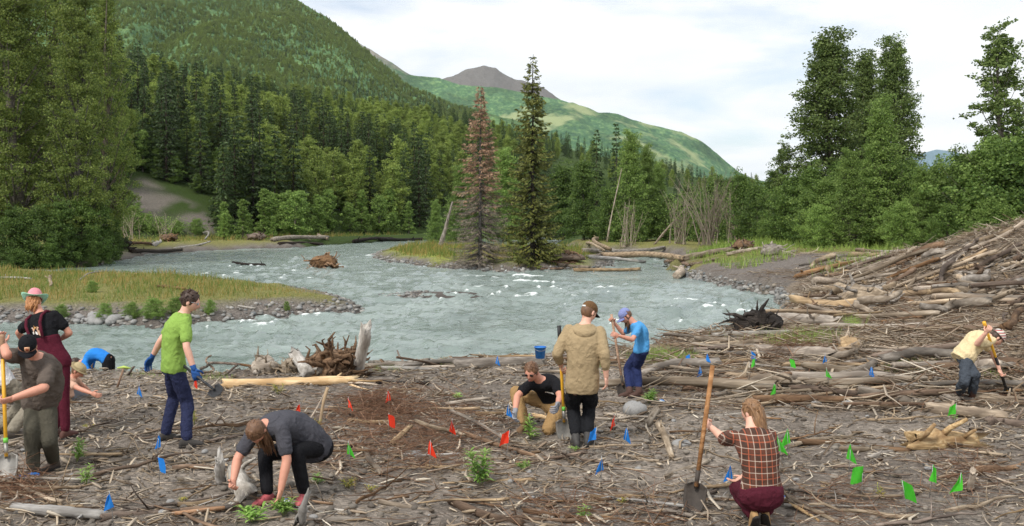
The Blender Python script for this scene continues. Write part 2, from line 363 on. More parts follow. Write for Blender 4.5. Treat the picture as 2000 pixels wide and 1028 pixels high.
# ------------------------------------------------------------------ mountains: front slope up to a ridge, then a back slope
def mtnmat(name, low, mid, hi, rock, rockz, patch=None):
    n = NT(name); pos = n.coord('Pos'); 
    v = n.n('TexVoronoi', {'Scale': .10, 'Randomness': 1}); pos = n.n('Mapping', {0: pos, 3: (1, .35, 1.25)}).outputs[0]; n.set(v.inputs[0], pos)
    f = n.noise(pos, .045, 7, .72); g = n.noise(pos, .0042, 5, .6, .4)
    k = n.math('ADD', n.math('MULTIPLY', f, .85), n.math('MULTIPLY', v.outputs['Distance'], .16))
    col = n.ramp(k, [(.36, low), (.52, mid), (.68, hi)])
    col = n.mix(n.n('MapRange', {0: g, 1: .45, 2: .62}).outputs[0], col, n.value(col, .62))
    if patch: col = n.mix(n.n('MapRange', {0: n.noise(pos, .006, 6, .6), 1: .50, 2: .60}).outputs[0], col, patch)
    z = n.n('SeparateXYZ', {0: n.coord('Pos')}).outputs[2]
    rk = n.n('MapRange', {0: n.math('ADD', z, n.math('MULTIPLY', n.math('SUBTRACT', n.noise(pos, .007, 7, .7), .5), rockz*.55)), 1: rockz, 2: rockz*1.1}).outputs[0]
    col = n.mix(rk, col, n.value(rock, n.rng(f, .5, 1.5)))
    n.bsdf(col, .95, n.math('ADD', f, n.math('MULTIPLY', v.outputs['Distance'], -.05)), 1.0, 9.0, Specular_IOR_Level=.1); return n.m
def mountain(sky, D, base, mat, seed, amp, zb=0, ns=220, nt=110):
    px = np.array([p[0] for p in sky], float); py = np.array([p[1] for p in sky], float)
    s = np.linspace(px[0], px[-1], ns); top = np.interp(s, px, py)
    rx = (s-1000)/F*D; rz = CH-(top-HZ)/F*D
    t = np.concatenate([np.linspace(0, 1, nt), np.linspace(1, 1.6, 30)[1:]])
    S, T = np.meshgrid(np.arange(ns), t, indexing='ij')
    RX, RZ = rx[S], rz[S]; Y = base+(D-base)*T; X = RX*(.75+.25*np.minimum(T, 1))*Y/D/(.75+.25*np.minimum(T, 1))
    Z = zb+(RZ-zb)*np.where(T <= 1, T**1.25, 1-(T-1)*1.1)
    sp = fbm(X/(D*.09), Y/(D*.22), o=5, s=seed, g=.55); fade = np.sin(np.clip(T, 0, 1)*PI)**.8
    Z = Z+sp*amp*fade; Z = Z+fbm(X/(D*.012), Y/(D*.012), o=4, s=seed+9)*amp*.07*np.clip(T*3, 0, 1)
    n2 = len(t); i = np.arange(ns-1)[:, None]*n2; j = np.arange(n2-1)[None]
    Q = np.stack([i+j, i+n2+j, i+n2+j+1, i+j+1], -1).reshape(-1, 4)
    ob('mountain', mesh('mountain', np.stack([X, Y, Z], -1).reshape(-1, 3), Q, mat, True), kind='structure'); return X, Y, Z, T
G1 = [srgb(c) for c in ('#527049', '#628153', '#809c63')]
MTN = mountain([(-700,-420),(-200,-380),(200,-190),(420,-90),(540,-25),(592,8),(650,42),(700,84),(750,128),(800,168),(860,197),(940,218),(1040,245)], 2100, 800, mtnmat('mountain_green', *G1, srgb('#6b6459'), 620), 3, 70)
mountain([(380,-60),(600,20),(700,85),(733,103),(770,125),(800,146),(860,153),(900,166),(1000,176),(1080,192),(1150,213),(1200,235),(1300,270)], 4300, 2600, mtnmat('mountain_mid', srgb('#42624a'), srgb('#5a7d55'), srgb('#86a36c'), srgb('#8c877c'), 690), 23, 120)
mountain([(780,190),(840,168),(862,156),(885,148),(912,136),(945,129),(968,134),(985,146),(1004,156),(1020,158),(1060,170),(1090,192),(1130,215)], 6200, 4800, mtnmat('mountain_rock', srgb('#4b6a48'), srgb('#5f7a52'), srgb('#7a8a60'), srgb('#6e6a66'), 760), 43, 120)
mountain([(930,245),(1000,215),(1060,200),(1120,200),(1165,218),(1210,224),(1255,240),(1300,252),(1340,261),(1372,278),(1400,300),(1420,318),(1438,333),(1470,350),(1600,372)], 3300, 1500, mtnmat('mountain_right', srgb('#41604c'), srgb('#587a56'), srgb('#84a06c'), srgb('#7a7468'), 900, srgb('#95a075')), 63, 60)
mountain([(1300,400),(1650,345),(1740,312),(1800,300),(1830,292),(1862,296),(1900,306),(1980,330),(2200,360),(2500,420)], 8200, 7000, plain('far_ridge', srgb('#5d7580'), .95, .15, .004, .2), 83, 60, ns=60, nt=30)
# the air of the valley
def haze():
    V, Fq = box((0, 4200, 560), (16000, 11600, 1140)); V[:, 2] = np.where(V[:, 2] < 300, -12, 1400); V[:, 1] = np.where(V[:, 1] < 0, -400, 9600)
    m = bpy.data.materials.new('valley_air'); m.use_nodes = True; t = m.node_tree; t.nodes.clear()
    o = t.nodes.new('ShaderNodeOutputMaterial'); v = t.nodes.new('ShaderNodeVolumePrincipled')
    v.inputs['Color'].default_value = (.80, .91, 1, 1); v.inputs['Density'].default_value = 2.6e-5; v.inputs['Anisotropy'].default_value = .3
    t.links.new(v.outputs[0], o.inputs[1])
    ob('haze', mesh('haze', V, Fq, m), kind='stuff', label='thin pale valley haze in front of the mountains', cat='haze')
haze()
# ------------------------------------------------------------------ vegetation
LEAF_COT = leafmat('cottonwood_leaf', srgb('#4c602a'), srgb('#8a974c'), .30)
LEAF_COT2 = leafmat('cottonwood_leaf_dark', srgb('#43572c'), srgb('#76874a'), .28)
LEAF_ALD = leafmat('alder_leaf', srgb('#3c5427'), srgb('#6f8642'), .28)
LEAF_YNG = leafmat('young_leaf', srgb('#5a7638'), srgb('#8ea558'), .32)
LEAF_FOR = leafmat('birch_leaf', srgb('#536a2e'), srgb('#9aa856'), .22, .15)
NEED = leafmat('spruce_needles', srgb('#273a1d'), srgb('#4b5e33'), .10, .5)
NEED_H = leafmat('spruce_needles_olive', srgb('#4f582c'), srgb('#90934e'), .14, .5)
NEED_R = leafmat('dead_needles', srgb('#7d6350'), srgb('#a88a70'), .10, .4)
TWIG_G = leafmat('dead_twig', srgb('#7d7062'), srgb('#a89b8a'), .0, .4)
BARK = wood('bark_grey', srgb('#4a443c'), srgb('#6b6358'), srgb('#8e867a'))
BARKD = wood('bark_dark', srgb('#2c2620'), srgb('#463c32'), srgb('#655a4d'))
GRASS = leafmat('meadow_grass', srgb('#5d7634'), srgb('#b0915c'), .30, .30, .3, .6, (.40, .74))
GRASSG = leafmat('green_grass', srgb('#6d8840'), srgb('#a2b85e'), .30, .25)
def diamonds(c, a, l, w, rng, up=.0):
    """leaf faces: centres c, unit axes a, lengths l, widths w"""
    n = len(c); r = rng.normal(size=(n, 3)); r[:, 2] *= .6; b = np.cross(a, r); b /= np.linalg.norm(b, axis=1)[:, None]+1e-9
    l = np.broadcast_to(l, (n,))[:, None]; w = np.broadcast_to(w, (n,))[:, None]
    V = np.stack([c-a*l*.5, c+b*w*.5-a*l*.05, c+a*l*.5, c-b*w*.5-a*l*.05], 1).reshape(-1, 3)
    return V, np.arange(4*n).reshape(-1, 4)
def unit(v): return v/(np.linalg.norm(v, axis=-1, keepdims=True)+1e-9)
def deciduous(H, Rc, zb, nlimb, sub, nleaf, ls, seed, shape='col', spread=.55):
    """returns (wood V,F) and (leaf V,F); limbs run from the trunk to clumps of leaves"""
    g = np.random.default_rng(seed); W = MB(); k = 9
    t = np.linspace(0, 1, k); lean = g.normal(size=2)*.03*H
    tp = np.stack([lean[0]*t**2+g.normal(size=k)*.01*H*t, lean[1]*t**2+g.normal(size=k)*.01*H*t, H*.95*t], -1)
    W.add(*tube(tp, np.interp(t, [0, .08, .5, 1], [.026, .019, .012, .002])*H*.8, 7, False))
    C = []
    for i in range(nlimb):
        f = ((i+.5)/nlimb+g.uniform(-.4, .4)/nlimb)
        z = zb+(H-zb)*f
        if shape == 'col': r = Rc*(1-abs(2*f**.85-.85)**2.2*.95)
        elif shape == 'cone': r = Rc*(1.02-f)**.8
        else: r = Rc*math.sqrt(max(.05, 1-(2*f-.9)**2))
        r = max(r, .12*Rc)*g.uniform(.45, 1.08); az = i*2.4+g.uniform(-.5, .5)
        tip = np.array((math.cos(az)*r, math.sin(az)*r, z+g.uniform(0, .06)*H))
        j = min(k-1, max(1, int((max(.04, (z-r*.9)/(H*.95)))*(k-1)))); st = tp[j]
        mid = (st+tip)/2+np.array((0, 0, -.08*r))
        W.add(*tube([st, mid, tip], [.0045*H*(1.1-f), .003*H*(1.1-f), .0012*H], 4, False))
        for q in range(sub):
            s_ = g.uniform(.25, 1.08)**.6
            C.append(st+(tip-st)*s_+g.normal(size=3)*spread*Rc*.22)
    C = np.array(C); m = len(C); idx = g.integers(0, m, nleaf)
    off = g.normal(size=(nleaf, 3)); off = unit(off)*(g.uniform(0, 1, (nleaf, 1))**.45)*np.array((1, 1, .62))*spread*Rc*.36*g.uniform(.6, 1.3, (m, 1))[idx]
    c = C[idx]+off; c[:, 2] = np.maximum(c[:, 2], .15)
    a = unit(g.normal(size=(nleaf, 3))+np.array((0, 0, -.35))); l = ls*g.uniform(.6, 1.35, nleaf)
    return W, diamonds(c, a, l, l*.72, g)
def spruce(H, Rb, nwh, per, nc, cl, seed, ragged=.2, bare=0.0, droop=.25, power=.85, gaps=0.0):
    g = np.random.default_rng(seed); W = MB(); t = np.linspace(0, 1, 8)
    W.add(*tube(np.stack([g.normal(size=8)*.004*H*t, g.normal(size=8)*.004*H*t, H*t], -1), np.interp(t, [0, .05, 1], [.015, .011, .0012])*H, 7, False))
    cs, as_, ls, nd = [], [], [], []
    for w in range(nwh):
        f = (w+g.uniform(0, .8))/nwh; z = H*(.03+.965*f)
        for b in range(per):
            if g.uniform() < gaps: continue
            L = Rb*((1-f)**power)*(1+g.uniform(-ragged, ragged*.5))+.03*H*.3
            if L < .12: L = .12
            az = g.uniform(0, 2*PI); d = np.array((math.cos(az), math.sin(az), 0.)); up = (.25 if f > .7 else .02)-g.uniform(0, .25)
            s = np.linspace(0, 1, 5); P = np.array((0, 0, z))+d*(L*s)[:, None]+np.stack([0*s, 0*s, L*(up*s-droop*s*1.3+droop*1.1*s*s*s)], -1)
            W.add(*tube(P[[0, 2, 4]], [.0028*H*(1.15-f), .0017*H*(1.1-f), .0006*H], 3, False))
            m = max(3, int(nc*L/Rb))
            q = g.uniform(.12, 1.0, m)**.8; k = np.clip((q*4).astype(int), 0, 3); fr = (q*4-k)[:, None]; p = P[k]*(1-fr)+P[k+1]*fr
            side = np.array((-d[1], d[0], 0))*np.where(g.uniform(size=m) < .5, -1, 1)[:, None]
            a = unit(side*g.uniform(.2, 1.1, (m, 1))+d*.8+np.array((0, 0, -.75))*g.uniform(-.2, 1.5, (m, 1)))
            ln = cl*g.uniform(.6, 1.3, m)*(1.1-.45*q)
            cs.append(p+a*ln[:, None]*.42); as_.append(a); ls.append(ln); nd.append(np.full(m, f))
    c, a, l, fz = (np.concatenate(v) for v in (cs, as_, ls, nd))
    return W, (c, a, l, fz, g)
def tree_obj(name, W, leaf, bark, lm, loc, rz, sc, label, cat, group=None, parts=('trunk', 'crown')):
    e = bpy.data.objects.new(name, None); COL.objects.link(e); e.location = loc; e.rotation_euler = (0, 0, rz); e.scale = (sc,)*3 if not isinstance(sc, tuple) else sc
    tag(e, label, cat, group)
    ob(parts[0], W if not isinstance(W, MB) else W.mesh(parts[0], bark, True), e)
    ob(parts[1], leaf if not isinstance(leaf, tuple) else mesh(parts[1], *leaf, lm), e)
    return e
def gz(x, y, sink=.1): return (x, y, h1(x, y)-sink)
def dec_mesh(*a, bark=BARK, lm=LEAF_COT, **k):
    W, lf = deciduous(*a, **k); return W.mesh('trunk', bark, True), mesh('crown', *lf, lm)
def spr_mesh(*a, bark=BARKD, lm=NEED, wr=.33, **k):
    W, (c, ax, l, fz, g) = spruce(*a, **k); return W.mesh('trunk', bark, True), mesh('crown', *diamonds(c, ax, l, l*wr, g), lm)

# the two spruces on the island
def hero_spruces():
    # brown dying one: grey bare twigs low, rusty needles high
    H = 12.9; W, (c, a, l, fz, g) = spruce(H, 2.45, 66, 9, 46, .34, 101, .5, droop=.22, power=.85, gaps=.08)
    e = bpy.data.objects.new('spruce_tree', None); COL.objects.link(e); e.location = gz(*ground(938, 522)[:2])
    tag(e, 'dying spruce with rusty brown needles and grey bare lower twigs on the island', 'tree', 'spruces on the island')
    ob('trunk', W.mesh('trunk', BARK, True), e)
    k = fz+g.normal(size=len(fz))*.07 > .42
    keep = k & (g.uniform(size=len(k)) < .85); 
    ob('crown', mesh('crown', *diamonds(c[keep], a[keep], l[keep], l[keep]*.24, g), NEED_R), e)
    k2 = ~k
    ob('bare_twigs', mesh('bare_twigs', *diamonds(c[k2], a[k2], l[k2]*1.35, l[k2]*.075, g), TWIG_G), e)
    H = 14.6; W, (c, a, l, fz, g) = spruce(H, 2.1, 66, 8, 50, .34, 105, .5, droop=.42, power=.7, gaps=.10)
    keep = g.uniform(size=len(fz)) < np.where(fz > .86, .35, .95)
    e = bpy.data.objects.new('spruce_tree', None); COL.objects.link(e); e.location = gz(*ground(1040, 512)[:2])
    tag(e, 'tall olive green spruce with thin spiky top beside the brown spruce', 'tree', 'spruces on the island')
    ob('trunk', W.mesh('trunk', BARKD, True), e)
    ob('crown', mesh('crown', *diamonds(c[keep], a[keep], l[keep], l[keep]*.36, g), NEED_H), e)
hero_spruces()

COT = [dec_mesh(30, 4.6, 1.0, 110, 7, 56000, .18, 201, 'col', .46), dec_mesh(30, 4.2, 1.5, 100, 7, 52000, .18, 202, 'cone', .48)]
COTR = [dec_mesh(17, 3.9, 1.0, 150, 7, 48000, .17, 203, 'cone', .44, lm=LEAF_COT2), dec_mesh(15, 2.9, 1.2, 85, 6, 17000, .17, 204, 'cone', .36, lm=LEAF_COT2)]
SHR = [dec_mesh(6.5, 2.5, .2, 46, 6, 18000, .15, 211, 'ball', .62, lm=LEAF_ALD), dec_mesh(7.5, 2.2, .2, 46, 6, 18000, .15, 212, 'cone', .66, lm=LEAF_ALD), dec_mesh(6, 2.8, .1, 50, 5, 17000, .15, 213, 'ball', .6, lm=LEAF_YNG)]
YNG = [dec_mesh(7, 1.5, .4, 34, 4, 5000, .22, 221, 'cone', .7, lm=LEAF_YNG), dec_mesh(6, 1.8, .3, 34, 4, 5000, .22, 222, 'ball', .7, lm=LEAF_YNG)]
BIR = [dec_mesh(15, 3.2, 2.5, 60, 5, 10000, .32, 231, 'col', .66, lm=LEAF_FOR), dec_mesh(14, 3.4, 2.0, 60, 5, 10000, .32, 232, 'ball', .66, lm=LEAF_FOR)]
SPR = [spr_mesh(16, 2.5, 34, 7, 17, .7, 241), spr_mesh(15, 2.1, 32, 7, 15, .7, 242), spr_mesh(13, 2.7, 30, 7, 16, .75, 243)]
YTR = [dec_mesh(12, 3.0, .3, 110, 6, 30000, .15, 225, 'cone', .5, lm=LEAF_YNG)]*2
def put(var, name, px, Y, top=None, sc=1.0, wide=1.0, label='', cat='tree', group=None, H=None, sink=.15):
    """a tree at photo column px and distance Y; top = photo row its tip reaches"""
    X = (px-1000)/F*Y; z0 = h1(X, Y)
    if top is not None: sc = (CH-(top-HZ)/F*Y-z0)/H
    return tree_obj(name, var[0], var[1], None, None, (X, Y, z0-sink), RNG.uniform(0, 6.28), (sc*wide, sc*wide, sc), label, cat, group)
LT = 'tall cottonwoods on the left bank'
for px, Y, v, top, wd, lb in [(-40, 80, 0, -130, 1.25, 'at the left edge of the photo'), (35, 72, 1, -120, 1.25, 'nearest the water at far left'), (105, 84, 0, -150, 1.15, 'behind its neighbours with crown out of frame'), (150, 71, 1, -70, 1.05, 'with drooping lower boughs'), (205, 82, 0, -20, .85, 'rightmost of the left bank, beside the scree slope'), (-120, 74, 1, -110, 1.1, 'mostly outside the left edge')]:
    put(COT[v], 'cottonwood_tree', px, Y, top, wide=wd, H=30, label='tall leafy green cottonwood '+lb, group=LT)
for i, (px, Y, top, wd) in enumerate([(-30,68,400,1.3),(25,66.5,420,1.2),(70,67,395,1.3),(120,68,405,1.2),(160,70,380,1.1),(195,73,400,1.0),(222,78,425,.9),(100,66,470,1.1),(30,65,480,1.2),(180,69,475,1.0)]):
    put(SHR[i % 2], 'willow_bush', px, Y, top, wide=wd, H=7, label='dark green bush under the left cottonwoods, '+['at the left frame edge','low beside the water at far left','rounded, below the big trunk','in the middle of the row','with a tall shaggy top','toward the bank corner','rightmost, at the water corner','short, in the front row','short, at far left front','short, near the bay of dark water'][i], cat='bush', group='bushes under the left cottonwoods')
# right bank
RT = 'cottonwoods on the right bank'
put(COTR[0], 'cottonwood_tree', 1622, 76, 80, wide=1.35, H=17, label='broad dark cottonwood, tallest left of the twin crowns on right bank', group=RT)
put(COTR[0], 'cottonwood_tree', 1745, 80, 92, wide=1.0, H=17, label='narrower cottonwood, right one of the twin crowns', group=RT)
put(COTR[0], 'cottonwood_tree', 1688, 84, 118, wide=1.0, H=17, label='cottonwood tip rising between the twin crowns', group=RT)
put(COTR[1], 'cottonwood_tree', 1955, 62, 66, wide=1.35, H=15, label='slender sparse cottonwood near the right edge with sky showing through', group=RT)
put(COTR[1], 'cottonwood_tree', 2030, 66, 120, wide=1.3, H=15, label='thin cottonwood cut by the right edge', group=RT)
put(YTR[0], 'young_cottonwood', 1722, 66, 205, wide=1.0, H=12, label='bright green young cottonwood in front of the twin crowns', group='young trees on the right bank')
put(YTR[0], 'young_cottonwood', 1660, 64, 300, wide=1.2, H=12, label='small bright green cottonwood left of the tall bright one', group='young trees on the right bank')
put(YTR[0], 'young_cottonwood', 1800, 63, 330, wide=1.3, H=12, label='rounded light green sapling in the gap of the hedge', group='young trees on the right bank')
put(COTR[1], 'young_cottonwood', 1530, 78, 285, wide=1.2, H=15, label='spindly dark sapling at the left end of the twin crowns', group='young trees on the right bank')
hs = [(1448,92,345,.9,1),(1480,86,360,1.0,0),(1515,80,335,1.0,1),(1545,74,345,1.1,0),(1585,70,330,1.0,1),(1620,68,350,1.1,2),(1650,72,320,1.1,0),(1690,66,345,1.1,2),(1735,67,330,1.1,0),(1775,70,318,1.1,1),(1815,68,330,1.0,0),(1850,66,325,1.1,2),(1885,70,305,1.1,1),(1915,63,300,1.2,0),(1950,60,285,1.2,2),(1990,58,270,1.3,0),(2035,57,255,1.3,1),(1600,64,400,1.0,2),(1760,61,395,1.0,2),(1850,59,400,1.0,0),(1940,56,390,1.1,2),(1500,78,420,.9,2)]
hl = ['leftmost, beside the bare willow stems','dark, second from the bare willows','pointed, left of the twin cottonwoods','rounded, left below the twin cottonwoods','pointed, right under the broad cottonwood','pale, under the broad cottonwood','under the gap between twin crowns','pale, under the bright young cottonwood','rounded, right of the bright young cottonwood','pointed, right of the twin crowns','at the low gap in the hedge','pale, right of the low gap','pointed, left of the sparse cottonwood','rounded, below the sparse cottonwood','pale, right below the sparse cottonwood','tall, at the right edge','cut by the right frame edge','short, front row below the twin crowns','short, front row in the middle of the hedge','short, front row right of the low gap','short, front row above the debris mound','short, front row near the grass tongue']
for (px, Y, top, wd, v), l in zip(hs, hl):
    put(SHR[v], 'alder_bush', px, Y, top, wide=wd*1.05, H=(6.5, 7.5, 6)[v], label='green alder bush, '+l, cat='bush', group='alder hedge on the right bank')
# behind the island and the log jam
for i, (px, Y, top, v, wd, lb) in enumerate([(1165,118,250,'s',.8,'dark spruce behind the log jam, left of a pair'),(1204,122,238,'s',.75,'dark spruce behind the log jam, right of a pair'),(1232,108,268,'y',1.3,'yellow green cottonwood behind the leaning pale trunk'),(1262,112,292,'y',1.2,'yellow green cottonwood right of its taller twin'),(1285,116,325,'y',1.2,'low yellow green cottonwood left of the bare willows'),(1140,114,320,'a',1.0,'dark alder left of the spruce pair'),(1190,108,370,'a',1.0,'alder at the foot of the spruce pair'),(1250,106,395,'a',.9,'alder bush left of the bare willow stems'),(1300,110,385,'a',1.0,'alder bush behind the bare willow stems'),(1345,112,365,'a',1.1,'alder bush in the middle of the bare willow stems'),(1395,108,350,'a',1.1,'alder bush right of the bare willow stems'),(1430,104,350,'a',1.0,'alder bush closing the willow thicket'),(850,125,395,'y',1.3,'light green young tree left of the brown spruce'),(900,140,330,'y',1.5,'light green tree behind the brown spruce'),(985,150,300,'y',1.6,'pale birch between the two island spruces'),(1100,150,330,'a',1.4,'dark tree right of the green island spruce')]):
    if v == 's': put(SPR[0], 'spruce_tree', px, Y, top, wide=wd, H=16, label=lb, group='trees behind the island')
    elif v == 'y': put(YTR[0], 'young_cottonwood', px, Y, top, wide=wd*.8, H=12, label=lb, group='trees behind the island')
    else: put(SHR[i % 2], 'alder_bush', px, Y, top, wide=wd, H=(6.5, 7.5)[i % 2], label=lb, cat='bush', group='trees behind the island')
WILL = leafmat('willow_stem', srgb('#7d7163'), srgb('#a99c8c'), 0, .4)
def willow(px, Y, top, n, spread, label, seed):
    g = np.random.default_rng(seed); M = MB(); X = (px-1000)/F*Y; z0 = h1(X, Y); Hh = CH-(top-HZ)/F*Y-z0
    for i in range(n):
        az = g.uniform(0, 2*PI); s = g.uniform(.1, 1)*spread; hh = Hh*g.uniform(.55, 1.0); b = np.array((g.normal()*.5, g.normal()*.4, 0))
        t = np.linspace(0, 1, 6)[:, None]; tip = np.array((math.cos(az)*s, math.sin(az)*s, hh))
        P = b+(tip)*t+np.array((math.cos(az), math.sin(az), 0))*(-.15*s*np.sin(t*PI))+g.normal(size=(6, 3))*.06
        M.add(*tube(P, np.linspace(.055, .010, 6)*g.uniform(.6, 1.2), 4, False))
        for k in range(4):
            q = P[g.integers(2, 5)]; d = unit(g.normal(size=3)+np.array((0, 0, 1.6)))*hh*g.uniform(.1, .25)
            M.add(*tube([q, q+d*.5+g.normal(size=3)*.05, q+d], [.016, .011, .004], 3, False))
    e = bpy.data.objects.new('willow_thicket', None); COL.objects.link(e); e.location = (X, Y, z0-.1); tag(e, label, 'bush', 'bare willows and dead shrubs')
    ob('stems', M.mesh('stems', WILL), e)
    if Y < 50: return
    c = np.stack([g.normal(size=900)*spread*.5, g.normal(size=900)*spread*.4, g.uniform(.05, .8, 900)*Hh], -1)
    ob('foliage', mesh('foliage', *diamonds(c, unit(g.normal(size=(900, 3))), .16, .1, g), LEAF_YNG), e)
willow(1385, 92, 325, 46, 4.3, 'bare grey willow stems fanning out above the drift logs', 5)
willow(1330, 95, 350, 26, 2.6, 'thinner bare willow clump left of the big fan', 6)
willow(1440, 92, 345, 22, 2.4, 'bare willow clump at the right end beside the alders', 8)
willow(1225, 98, 380, 18, 2.2, 'sparse bare stems behind the leaning pale trunk', 9)
willow(255, 118, 400, 16, 3.0, 'bare brush at the foot of the scree slope', 10)
willow(1640, 34, 548, 16, 1.3, 'dead grey shrub branches fanning up in the debris field', 14)
willow(320, 120, 410, 14, 3.0, 'twiggy brush right of the scree brush on the far bank', 12)

# far bank: saplings, then the wooded hill
FT = RNG.uniform
def free(P, x, y, d): return all((x-a)**2+(y-b)**2 > d*d for a, b in P)
ZX = [(200, 'behind the left cottonwoods'), (280, 'beside the left cottonwoods'), (340, 'above the left of the scree'), (410, 'above the right of the scree'), (480, 'right of the scree'), (560, 'above the dark far root wad'), (640, 'above the long far log'), (720, 'left of the river bend logs'), (800, 'above the river bend logs'), (880, 'left of the brown spruce'), (990, 'behind the brown spruce'), (1100, 'behind the green spruce'), (1250, 'behind the log jam'), (9999, 'behind the bare willows')]
pl = []; kinds = ['at the foot of the wooded hill', 'along the far bank', 'among the far bank scrub']
for k in range(900):
    u = FT(-.45, .02); Y = FT(112, 172); X = u*Y
    z, who, ed = height(X, Y, True)
    if who[0] < 3 or ed[0] < 7 or (scree_mask(np.array([X]), np.array([Y]))[0] > .4) or not free(pl, X, Y, 2.6) or (-.425 < u < -.315 and Y < 150): continue
    pl.append((X, Y)); v = len(pl) % 2
    if len(pl) > 125: break
    sc = FT(.45, 1.0)*(.75 if Y < 135 else 1.1); px = 1000+F*u
    side = next(t for q, t in ZX if px < q)
    tree_obj('young_cottonwood', *YNG[v], None, None, (X, Y, z[0]-.1), FT(0, 6), (sc*1.1, sc*1.1, sc), ('slim' if v == 0 else 'bushy')+(' tall' if sc > .85 else (' small' if sc < .6 else ''))+' green sapling '+('in the back row ' if Y > 150 else 'in the middle row ' if Y > 135 else 'on the far bank edge ')+side, 'tree', 'saplings on the far bank')
ft = []
for k in range(12000):
    u = FT(-.62, .42) if k % 3 else FT(-.45, .05); Y = 125*math.exp(FT(0, 1.75)); X = u*Y
    if len(ft) > 5200: break
    ft.append((X, Y))
X = np.array([p[0] for p in ft]); Y = np.array([p[1] for p in ft]); o = np.argsort(Y); X, Y = X[o], Y[o]
Z, WHO, ED = height(X, Y, True); HL = hill(X, Y); SMK = scree_mask(X, Y); keep = []
cell = {}
for i in range(len(X)):
    u = X[i]/Y[i]; d = 3.0 if Y[i] < 220 else 2.5
    if HL[i] < (1.2 if u < .05 else .2) or WHO[i] < 3 or SMK[i] > .3 or (-.43 < u < -.32 and Y[i] < 152): continue
    c = (int(X[i]//6), int(Y[i]//6))
    if any((X[i]-X[j])**2+(Y[i]-Y[j])**2 < d*d for a in (-1, 0, 1) for b in (-1, 0, 1) for j in cell.get((c[0]+a, c[1]+b), [])): continue
    cell.setdefault(c, []).append(i); keep.append(i)
n_s = n_b = 0; rest = []
def zone(u, Y, hl):
    px = 1000+F*u; return ('in the front row ' if hl < 5 else 'low on the hill ' if hl < 12 else 'halfway up the hill ' if hl < 22 else 'high on the hill ')+next(t for q, t in ZX if px < q)
for i in keep:
    u = X[i]/Y[i]; con = vnoise(np.array([X[i]*.03]), np.array([Y[i]*.03]), s=90)[0]+FT(-.7, .7) > (-.05 if Y[i] < 330 else -.25); v = int(FT(0, 3)) if con else int(FT(0, 2)); s = FT(.7, 1.2)*(1.0 if con else .9)*np.interp(Y[i], [170, 260], [1, .66]); rz = FT(0, 6.28)
    if Y[i] < 185 and not con: s *= .75
    if con and n_s < 160 and Y[i] < 420:
        n_s += 1; lb = ('tall ' if s > 1 else 'short ' if s < .82 else '')+['broad', 'narrow', 'squat'][v]+' dark spruce '
        tree_obj('spruce_tree', *SPR[v], None, None, (X[i], Y[i], Z[i]-.2), rz, (s, s, s*1.05), lb+zone(u, Y[i], HL[i]), 'tree', 'spruces on the wooded hill')
    elif not con and n_b < 130 and Y[i] < 420:
        n_b += 1; lb = ('tall ' if s > .95 else 'small ' if s < .72 else '')+['columnar', 'round'][v]+' light green birch '
        tree_obj('birch_tree', *BIR[v], None, None, (X[i], Y[i], Z[i]-.2), rz, (s, s, s), lb+zone(u, Y[i], HL[i]), 'tree', 'birches on the wooded hill')
    else: rest.append((X[i], Y[i], Z[i]-.2, rz, s, v if con else 3+v))
def forest(rest, label):
    """the wood beyond the trees one can tell apart: one mass of instances"""
    A = np.array(rest); me = mesh('forest', A[:, :3], np.zeros((0, 3), int)) if False else bpy.data.meshes.new('forest')
    me.vertices.add(len(A)); me.vertices.foreach_set('co', A[:, :3].astype(np.float32).ravel())
    for nm, c in (('rz', 3), ('sc', 4), ('var', 5)):
        at_ = me.attributes.new(nm, 'FLOAT', 'POINT'); at_.data.foreach_set('value', A[:, c].astype(np.float32))
    o = ob('forest', me, kind='stuff', label=label, cat='forest')
    gt = bpy.data.node_groups.new('forest', 'GeometryNodeTree')
    gt.interface.new_socket('Geometry', in_out='INPUT', socket_type='NodeSocketGeometry'); gt.interface.new_socket('Geometry', in_out='OUTPUT', socket_type='NodeSocketGeometry')
    N = gt.nodes.new; L = gt.links.new; gi = N('NodeGroupInput'); go = N('NodeGroupOutput'); j = N('GeometryNodeJoinGeometry')
    def attr(nm):
        n = N('GeometryNodeInputNamedAttribute'); n.data_type = 'FLOAT'; n.inputs[0].default_value = nm; return n.outputs[0]
    cx = N('ShaderNodeCombineXYZ'); L(attr('rz'), cx.inputs[2]); cs = N('ShaderNodeCombineXYZ')
    for q in range(3): L(attr('sc'), cs.inputs[q])
    crowns = [p[1] for p in SPR+BIR]; byme = {}
    for x in SC.objects:
        if x.type == 'MESH' and x.data in crowns and x.data.name not in byme: byme[x.data.name] = x
    for k, cm in enumerate(crowns):
        if cm.name not in byme: continue
        cp = N('FunctionNodeCompare'); cp.data_type = 'FLOAT'; cp.operation = 'EQUAL'; L(attr('var'), cp.inputs[0]); cp.inputs[1].default_value = k; cp.inputs['Epsilon'].default_value = .1
        oi = N('GeometryNodeObjectInfo'); oi.transform_space = 'ORIGINAL'; oi.inputs['Object'].default_value = byme[cm.name]; oi.inputs['As Instance'].default_value = True
        ip = N('GeometryNodeInstanceOnPoints'); L(gi.outputs[0], ip.inputs['Points']); L(cp.outputs[0], ip.inputs['Selection']); L(oi.outputs['Geometry'], ip.inputs['Instance']); L(cx.outputs[0], ip.inputs['Rotation']); L(cs.outputs[0], ip.inputs['Scale'])
        L(ip.outputs[0], j.inputs[0])
    L(j.outputs[0], go.inputs[0]); md = o.modifiers.new('forest', 'NODES'); md.node_group = gt
forest(rest, 'dense mixed spruce and birch wood covering the far hill'); print('forest', n_s, n_b, len(rest))
